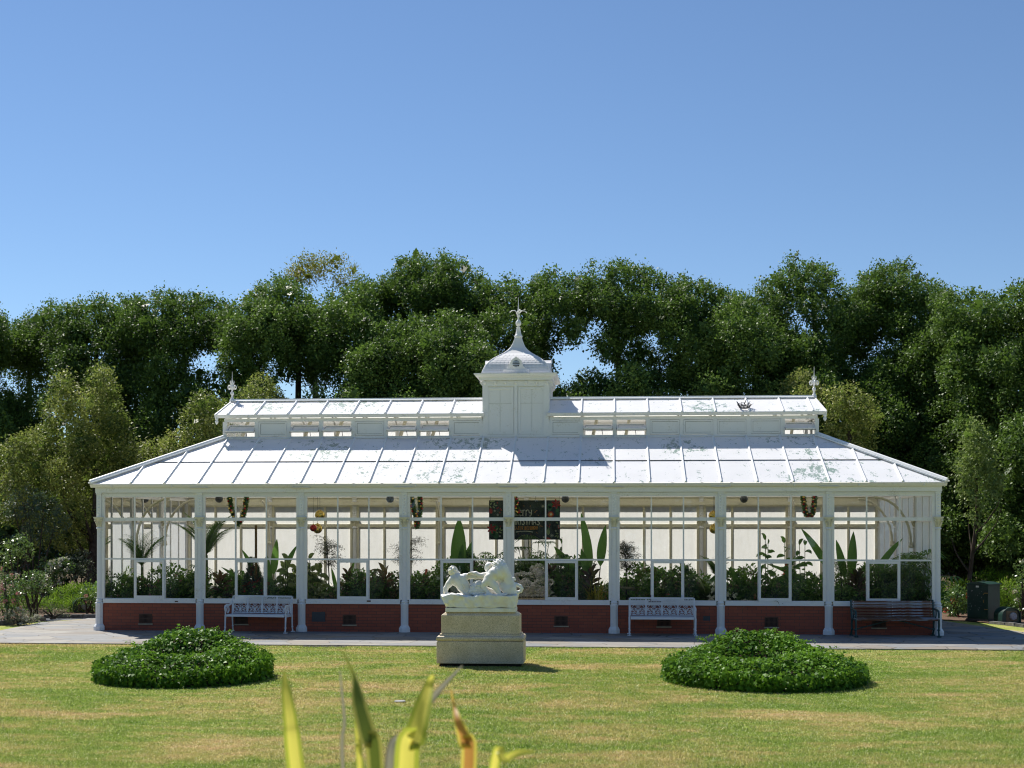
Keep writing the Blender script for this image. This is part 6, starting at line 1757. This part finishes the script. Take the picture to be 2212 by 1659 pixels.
# ---- shrubs in shade behind, both sides
def shrub(name, Z, lst, label, mat, seed, L=.11, W=.06, dens=190, jit=.35, flowers_=None, stems=None, group=None, tb=0.0, cat='shrub', sy=1.0, **kw):
    rng = np.random.default_rng(seed); B = D_blobs(lst, Z, rng, jit, sy); cx = sum(b[0] for b in lst) / len(lst)
    base = atD(cx, HY, Z); root = thing(name, (base.x, base.y, .03), label, cat, group)
    B = [(b[0] - base.x, b[1] - base.y, b[2] - .03, *b[3:]) for b in B]
    fb = FB(); crown(fb, B, rng, dens, L, W, kw.pop('droop', .2), kw.pop('filler', 9), kw.pop('fL', .22), 1.2, 3, tb, 6, kw.pop('srad', .06), **kw); fb.build('foliage', LM[mat], root)
    m = MB()
    for k in range(stems or 4):
        az = rng.uniform(0, 2 * PI); b = B[k % len(B)]; m.tube([(rng.normal(0, .06), rng.normal(0, .06), 0), (b[0] * .5, b[1] * .5, max(.1, b[2] * .55)), (b[0], b[1], max(.15, b[2]))], [.035, .025, .012], 6)
    m.build('stem', M['bark'], root)
    if flowers_:
        fm, nfl, r = flowers_; cs = []
        for _ in range(nfl):
            b = B[rng.integers(len(B))]; u = rsph(rng, 1)[0]; u[1] = -abs(u[1]); cs.append(np.array(b[:3]) + u * np.array(b[3:]) * 1.05)
        blooms(cs, rng, r, fm, root)
    return root
SG = 'dark shrubs under the trees'
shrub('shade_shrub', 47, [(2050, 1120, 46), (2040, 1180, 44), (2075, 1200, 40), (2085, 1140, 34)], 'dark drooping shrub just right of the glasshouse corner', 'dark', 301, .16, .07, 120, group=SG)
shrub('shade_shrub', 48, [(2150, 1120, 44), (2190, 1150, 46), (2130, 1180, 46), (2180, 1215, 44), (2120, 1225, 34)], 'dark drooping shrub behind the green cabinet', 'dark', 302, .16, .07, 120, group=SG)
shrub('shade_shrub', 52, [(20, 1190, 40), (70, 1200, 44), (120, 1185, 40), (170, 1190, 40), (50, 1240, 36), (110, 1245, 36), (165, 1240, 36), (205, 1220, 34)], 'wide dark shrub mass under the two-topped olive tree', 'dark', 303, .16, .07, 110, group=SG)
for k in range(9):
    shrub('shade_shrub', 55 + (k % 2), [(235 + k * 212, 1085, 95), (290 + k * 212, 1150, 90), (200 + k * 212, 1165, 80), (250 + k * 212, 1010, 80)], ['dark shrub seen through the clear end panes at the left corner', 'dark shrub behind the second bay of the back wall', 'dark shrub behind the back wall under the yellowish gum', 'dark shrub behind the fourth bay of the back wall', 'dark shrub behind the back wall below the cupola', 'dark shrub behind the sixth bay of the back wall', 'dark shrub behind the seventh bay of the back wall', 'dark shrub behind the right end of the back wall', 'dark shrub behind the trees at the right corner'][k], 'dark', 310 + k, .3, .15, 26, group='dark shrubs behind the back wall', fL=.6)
shrub('conifer_shrub', 46.2, [(60, 1085, 34), (95, 1095, 30), (30, 1100, 26), (120, 1130, 26), (80, 1150, 30)], 'grey-green layered conifer low under the two-topped olive tree', 'blue', 320, .12, .03, 200)
# ---- left bed
shrub('hedge', 41.6, [(160, 1288, 26), (135, 1292, 24), (185, 1284, 24), (205, 1290, 22), (120, 1304, 18), (160, 1308, 22), (190, 1308, 20)], 'clipped bright green juniper hedge behind the left floodlight', 'hedge', 330, .07, .018, 900, cat='hedge', srad=.05, droop=-.6)
shrub('hedge', 42.5, [(45, 1296, 22), (70, 1302, 20), (20, 1300, 20), (92, 1310, 16)], 'bright green low juniper behind the rose bushes at the far left', 'hedge', 331, .07, .018, 800, cat='hedge', srad=.05, droop=-.6)
shrub('rose_bush', 38.6, [(68, 1252, 18), (50, 1262, 16), (88, 1258, 18), (100, 1270, 14), (70, 1272, 18), (40, 1252, 12), (84, 1240, 12)], 'vase-shaped rose bush with bare forked stems in the left bed', 'rose', 332, .07, .045, 330, flowers_=('petal_white', 6, .06), stems=7, cat='bush')
shrub('rose_bush', 36.5, [(8, 1262, 18), (18, 1290, 20), (0, 1310, 22), (28, 1312, 16), (10, 1240, 14), (35, 1290, 12)], 'rose bush with red and pink blooms at the left edge of the photo', 'rose', 333, .07, .045, 330, flowers_=('petal_pink', 16, .06), stems=5, cat='bush')
shrub('rose_bush', 40.6, [(190, 1278, 16), (200, 1290, 14), (180, 1292, 14), (200, 1306, 10)], 'rose bush with reddish young leaves between the hedge and the corner column', 'rose', 334, .07, .045, 330, stems=4, cat='bush', flowers_=('petal_pink', 4, .05))
shrub('rose_bush', 42.5, [(232, 1275, 18), (248, 1262, 16), (240, 1290, 16)], 'pink rose bush seen through the clear pane at the left corner', 'rose', 341, .07, .045, 300, stems=4, cat='bush', flowers_=('petal_pink', 8, .07))
shrub('white_bush', 44.5, [(118, 1228, 16), (138, 1222, 16), (100, 1222, 14), (122, 1245, 16), (105, 1250, 12)], 'leafy bush with white blossoms behind the clipped hedge', 'rose', 335, .10, .07, 240, flowers_=('petal_white', 22, .09), cat='bush')
shrub('grey_bush', 45, [(160, 1215, 18), (180, 1205, 16), (190, 1230, 18), (160, 1238, 16)], 'grey-leaved bush under the olive trunk at the left', 'grey', 336, .08, .04, 260, tb=-.3, cat='bush')
shrub('tall_rose', 42.5, [(20, 1185, 18), (40, 1175, 16), (12, 1210, 16), (60, 1190, 14), (42, 1200, 14), (48, 1160, 10)], 'tall loose light green shrub at the left edge under the olive tree', 'rose', 337, .09, .05, 220, tb=.3)
shrub('daisy_bush', 36.2, [(45, 1326, 14), (25, 1332, 13), (65, 1332, 13), (80, 1336, 9), (10, 1338, 9), (52, 1338, 12)], 'pale grey daisy bush spilling over the kerb at the far left', 'grey', 338, .055, .018, 800, cat='bush', srad=.04, droop=-.5, flowers_=('petal_white', 60, .03))
shrub('lavender_bush', 38.6, [(105, 1316, 11), (122, 1318, 12), (140, 1322, 10), (92, 1318, 9)], 'low grey-green lavender bush in front of the clipped hedge', 'grey', 339, .06, .015, 700, tb=-.35, cat='bush', srad=.04, droop=-.6)
# ---- right bed
shrub('hedge', 41.2, [(2050, 1278, 22), (2078, 1276, 20), (2035, 1290, 22), (2065, 1300, 26), (2090, 1295, 18)], 'bright green juniper behind the red roses at the right corner', 'hedge', 350, .08, .02, 700, cat='hedge', srad=.05, droop=-.5)
shrub('rose_bush', 39.6, [(2055, 1288, 16), (2070, 1280, 14), (2048, 1305, 16), (2072, 1305, 16), (2062, 1322, 13), (2040, 1290, 10), (2080, 1292, 10)], 'rose bush with red blooms left of the green cabinet', 'rose', 351, .065, .045, 420, flowers_=('petal_red', 6, .085), stems=5, cat='bush')
shrub('juniper', 40.5, [(2172, 1275, 18), (2190, 1285, 22), (2165, 1295, 18), (2205, 1300, 20), (2180, 1308, 22), (2212, 1315, 16)], 'feathery bright juniper right of the green cabinet', 'hedge', 352, .13, .022, 420, srad=.07, droop=-.5)
shrub('juniper', 44, [(2165, 1250, 16), (2130, 1250, 18), (2185, 1262, 18), (2110, 1258, 16), (2150, 1262, 20), (2205, 1262, 18)], 'darker juniper sprays rising behind the green cabinet', 'hedge', 353, .14, .022, 240, tb=-.4, srad=.07, droop=-.4)
shrub('rose_bush', 38.2, [(2208, 1225, 14), (2214, 1250, 16), (2205, 1275, 14), (2218, 1295, 16), (2200, 1300, 10), (2210, 1320, 12)], 'tall white rose bush cut by the right edge of the photo', 'rose', 354, .075, .05, 300, flowers_=('petal_white', 6, .07), stems=5, cat='bush', tb=.15)

# ---- green cabinet
q = atG(2132, 1345); 
root = thing('utility_cabinet', (q.x + .02, q.y + .42, .0), 'dark green metal cabinet with scratched door beside the paving', 'cabinet', None, R(-48))
hw, hd, hh = .335, .30, 1.06
m = MB(); m.box(-hw, hw, -hd, hd, .09, hh); m.build('body', M['greenpaint'], root, bevel=.012)
m = MB(); m.box(-hw - .04, hw + .02, -hd - .03, hd + .02, 0, .06); m.box(-hw - .02, hw + .01, -hd - .015, hd + .01, .0601, .0899); m.build('plinth', M['plaque'], root)
m = MB()
pr = [(-hw - .035, hh + .001)] + [(-hw - .035 + (2 * hw + .07) * j / 10, hh + .03 + .055 * math.sin(PI * j / 10)) for j in range(11)] + [(hw + .035, hh + .001)]
m.exty(pr[::-1], -hd - .035, hd + .03); m.box(-.05, .05, -.03, .03, hh + .08, hh + .115); m.build('lid', M['greenpaint'], root, smooth=False)
m = MB(); m.box(-hw + .03, hw - .05, -hd - .016, -hd - .001, .14, hh - .13); d_ = m.build('door', M['greenpaint'], root, bevel=.004)
m = MB(); m.box(hw - .10, hw + .0, -hd - .03, -hd - .0165, .36, .385); m.box(hw - .10, hw + .0, -hd - .03, -hd - .0165, .82, .845); m.beam((hw - .10, -hd - .024, .83), (hw - .135, -hd - .03, .79), .015, .015); m.build('hasp', M['brass'], d_)
m = MB(); m.box(hw - .135, hw - .12, -hd - .04, -hd - .0165, .56, .64); m.build('handle', M['brass'], d_)
rg = random.Random(5); m = MB()
for k in range(22):
    x = rg.uniform(-hw + .06, hw - .16); z = rg.uniform(.3, .9); l = rg.uniform(.004, .035); a = rg.uniform(-.5, .5); m.beam((x, -hd - .0172, z), (x + l * math.sin(a), -hd - .0172, z + l), .006, .001, (0, 1, 0))
m.build('scratches', M['ceramic'], d_)
m = MB(); m.box(-.05, .045, -hd - .004, -hd - .0005, hh - .075, hh - .025); m.build('notice', M['ceramic'], root)

# ---- floodlight hoods
M['smoke'] = simple('smoky_window', (.075, .065, .05), .15, .6, 0, .5, 6)
def flood(q, rz, label, s=1.0):
    root = thing('floodlight', (q[0], q[1], .03), label, 'floodlight', 'green hooded ground floodlights', rz)
    n = 12; w, h, dp = .30 * s, .46 * s, .5 * s
    def arc(w, h): return [(-w, 0)] + [(w * math.cos(PI - PI * j / n), h * .42 + h * .58 * math.sin(PI * j / n)) for j in range(n + 1)] + [(w, 0)]
    m = MB(); o = arc(w, h); i_ = arc(w - .02, h - .02); k = len(o)
    vs = [(x, -dp * .5, z) for x, z in o] + [(x, dp * .5, z) for x, z in o] + [(x, -dp * .5, z) for x, z in i_] + [(x, -dp * .30, z) for x, z in i_]
    fs = [(j + 1, j, k + j, k + j + 1) for j in range(k - 1)] + [(j, j + 1, 2*k + j + 1, 2*k + j) for j in range(k - 1)] + [(2*k + j, 2*k + j + 1, 3*k + j + 1, 3*k + j) for j in range(k - 1)]
    fs += [tuple(range(k, 2 * k)), tuple(reversed(range(3 * k, 4 * k)))]
    m.add(vs, fs); m.build('hood', M['greenpaint'], root, smooth=True)
    m = MB(); fp = [(x * .93, z * .96) for x, z in arc(w, h)]; m.exty(fp, -dp * .40, -dp * .36); m.build('face_plate', M['greenpaint'], root)
    m = MB(); m.box(-.15 * s, .19 * s, -dp * .40 - .012, -dp * .40 - .001, .045, .35 * s)
    m.build('window', M['smoke'], root)
    m = MB(); m.lathe([(.115 * s, 0), (.11 * s, .03), (.09 * s, .045), (.001, .05)], n=20)
    for j in range(19):
        a = j * 2.4; r = .1 * s * math.sqrt(j / 19); m.ball((r * math.cos(a), r * math.sin(a), .05), .014 * s, 6, 4)
    m.xf(Matrix.Translation((.06 * s, -dp * .40 - .013, .19 * s)) @ Matrix.Rotation(PI / 2, 4, 'X')); m.build('lamp', M['lamp_glass'], root)
q = atG(171, 1325); flood((q.x, q.y + .25), R(28), 'green hooded floodlight on the mulch at the left, beside the hedge', 1.0)
q = atG(2182, 1348); flood((q.x, q.y + .25), R(12), 'green hooded floodlight on the mulch right of the green cabinet', .95)

# ---- flax in the foreground
M['flax_y'] = None
def m_flax(name, edge, mid, tr=.35):
    t = NT(name); a = t.n('ShaderNodeAttribute', attribute_name='tint'); f = t.noise(t.pos((40, 40, 1.5)), 1.2, 4, .6)
    c = t.mix(t.ramp(a.outputs['Fac'], [(.25, 0.0), (.75, 1.0)]), edge, mid); c = t.mix(t.ramp(f, [(.4, 0.0), (.8, .3)]), c, tuple(x * .6 for x in mid))
    sh = t.bsdf(c, .4, .4); tn = t.n('ShaderNodeBsdfTranslucent'); t.l(c, tn.inputs[0]); return t.done(t.mixs(tr, sh, tn.outputs[0]))
M['flax_y'] = m_flax('yellow_flax', (.42, .47, .06), (.80, .72, .14), .5); M['flax_g'] = m_flax('green_flax', (.42, .40, .10), (.13, .17, .03), .4); M['flax_d'] = m_flax('dry_flax', (.26, .23, .18), (.46, .42, .35), .3); M['flax_o'] = m_flax('orange_flax', (.75, .62, .12), (.55, .27, .07), .5)
FLX = atD(862, 1900, 3.25); base = Vector((FLX.x, FLX.y + .15, 0))
root = thing('flax_plant', tuple(base), 'out-of-focus variegated flax with yellow and dry leaves close to the camera', 'plant')
def flax(pts, ws, mat, nrm=(.1, -1, .1), fold=.12, lab=None):
    """pts: (x, y, distance) seen from the foot of the picture up to the tip; ws widths in metres"""
    Pw = [atD(*p) - base for p in pts]; lo = Pw[0]
    foot = Vector((lo.x * .12, lo.y * .1, 0)); P0 = [foot, foot.lerp(lo, .35) + Vector((0, 0, .05)), foot.lerp(lo, .7) + Vector((0, 0, .03))] + Pw
    W = [.05, .05, ws[0]] + list(ws); k = 8; P = []; Wd = []
    for i in range(len(P0) - 1):                       # smooth curve through the points
        a = P0[max(i - 1, 0)]; b = P0[i]; c = P0[i + 1]; d = P0[min(i + 2, len(P0) - 1)]
        for j in range(k):
            t = j / k; P.append(.5 * ((2*b) + (c - a)*t + (2*a - 5*b + 4*c - d)*t*t + (3*b - a - 3*c + d)*t**3)); Wd.append(W[i] + (W[i+1] - W[i]) * t)
    P.append(P0[-1]); Wd.append(W[-1])
    P = np.array([tuple(p) for p in P]); kk = len(P); t_ = unit(np.gradient(P, axis=0)); sd = unit(np.cross(t_, np.broadcast_to(np.array(nrm), t_.shape))); nn = np.cross(sd, t_); w = np.array(Wd)[:, None]
    cols = [P + sd * w * u + nn * w * fold * abs(u) * 2 for u in (-.5, -.3, 0, .3, .5)]; V = np.concatenate(cols); F = []; T_ = []
    for c in range(4):
        for i in range(kk - 1): F.append((c*kk+i, (c+1)*kk+i, (c+1)*kk+i+1, c*kk+i+1)); T_.append(0.0 if c in (0, 3) else 1.0)
    o = np_mesh('leaf', V, np.array(F), M[mat], T_, root, (0, 0, 0), True)
    if lab: o['label'] = lab
px = 3.25 / FD
flax([(640, 1664, 3.2), (628, 1560, 3.2), (619, 1495, 3.22), (613.5, 1450, 3.25)], [38*px, 31*px, 22*px, 3*px], 'flax_y', lab='upright yellow-green leaf')
flax([(741, 1664, 3.3), (744, 1560, 3.3), (738, 1490, 3.3), (735, 1448, 3.3)], [9*px, 7*px, 5*px, 2*px], 'flax_d', lab='thin grey dead leaf')
flax([(812, 1664, 3.1), (795, 1590, 3.1), (776, 1520, 3.12), (766, 1465, 3.15), (752, 1430, 3.15), (736, 1404, 3.15)], [34*px, 38*px, 30*px, 9*px, 5*px, 2*px], 'flax_g', lab='dark olive leaf with a curled tip')
flax([(778, 1664, 3.18), (774, 1600, 3.2), (770, 1520, 3.2), (768, 1462, 3.2)], [14*px, 13*px, 10*px, 2*px], 'flax_y')
flax([(878, 1664, 3.0), (897, 1590, 3.0), (915, 1520, 3.05), (928, 1475, 3.1), (936, 1458, 3.1)], [50*px, 45*px, 33*px, 17*px, 5*px], 'flax_y', lab='broad bright yellow leaf')
flax([(842, 1664, 3.3), (880, 1590, 3.35), (925, 1520, 3.4), (962, 1476, 3.4), (999, 1438, 3.4)], [24*px, 22*px, 17*px, 11*px, 3*px], 'flax_d', lab='grey-brown dead leaf')
flax([(1012, 1664, 3.2), (1005, 1600, 3.2), (990, 1560, 3.2), (980, 1520, 3.25), (974, 1490, 3.25)], [34*px, 32*px, 20*px, 6*px, 2*px], 'flax_o', lab='yellow leaf with an orange midrib')
flax([(1066, 1670, 3.1), (1092, 1640, 3.05), (1120, 1626, 3.0), (1154, 1624, 2.95)], [22*px, 18*px, 14*px, 4*px], 'flax_y', lab='short yellow leaf arching to the right')

# ---- unseen trees added on the camera's side to darken what the panes mirror
rng = np.random.default_rng(77); fb = FB()
bl = [(x + rng.uniform(-2, 2), -34 + rng.uniform(-5, 5), rng.uniform(1, 10), rng.uniform(2.5, 4), rng.uniform(2.5, 4), rng.uniform(1.6, 2.4)) for x in np.repeat(np.arange(-56, 57, 5.0), 4)]
crown(fb, bl, rng, 9, .7, .45, .2, 3, 1.4, 2, .5, 0, 5, .5)
o = fb.build('reflection_trees', LM['dark']); o['kind'] = 'stuff'
# ---- the wood that closes the view far behind
fb = FB(); bl = [(x + rng.uniform(-2, 2), 84 + rng.uniform(-6, 6), rng.uniform(1, 6.4), rng.uniform(2.5, 4), rng.uniform(2.5, 4), rng.uniform(1.6, 2.4)) for x in np.repeat(np.arange(-75, 76, 5.0), 4)]
crown(fb, bl, rng, 12, .6, .4, .2, 4, 1.2, 2, .5, -.15, 5, .5)
o = fb.build('distant_wood', LM['elm']); o['kind'] = 'stuff'
# ================================================================== LIGHT, SKY, CAMERA
SUN = Vector((1.43, -1.58, -2.65)).normalized()
l = bpy.data.lights.new('sun', 'SUN'); l.energy = 5.0; l.angle = R(.53); l.color = (1.0, .95, .87)
so = bpy.data.objects.new('sun', l); COL.objects.link(so); so.location = (-30, 60, 60); so.rotation_euler = SUN.to_track_quat('-Z', 'Y').to_euler()
w = bpy.data.worlds.new('World'); sc.world = w; w.use_nodes = True
nt = w.node_tree; bg = nt.nodes['Background']; sk = nt.nodes.new('ShaderNodeTexSky'); sk.sky_type = 'NISHITA'; sk.sun_disc = False
sk.sun_elevation = math.asin(-SUN.z); sk.sun_rotation = math.atan2(-SUN.x, -SUN.y); sk.altitude = 200; sk.air_density = .95; sk.dust_density = .0; sk.ozone_density = 5.5
nt.links.new(sk.outputs[0], bg.inputs[0]); bg.inputs[1].default_value = .081
cam = bpy.data.cameras.new('camera'); co = bpy.data.objects.new('camera', cam); COL.objects.link(co); sc.camera = co
co.location = (0, 0, CAMH); co.rotation_euler = (PI / 2, 0, TH)
cam.sensor_width = 36; cam.lens = FD / 2212 * 36; cam.shift_y = (HY - 829.5) / 2212
cam.clip_start = .1; cam.clip_end = 5000
cam.dof.use_dof = True; cam.dof.focus_distance = 32; cam.dof.aperture_fstop = 4.5
vs = sc.view_settings; sc.display_settings.display_device = 'sRGB'; vs.view_transform = 'Standard'; vs.look = 'None'; vs.gamma = 1; vs.exposure = .5
cy = sc.cycles
cy.max_bounces = 9; cy.diffuse_bounces = 4; cy.glossy_bounces = 3; cy.transmission_bounces = 4; cy.transparent_max_bounces = 12
cy.caustics_reflective = False; cy.caustics_refractive = False; cy.sample_clamp_indirect = 6
cy.pixel_filter_type = 'BLACKMAN_HARRIS'; cy.filter_width = 1.15; cy.use_denoising = True
try: cy.denoiser = 'OPENIMAGEDENOISE'
except Exception: pass
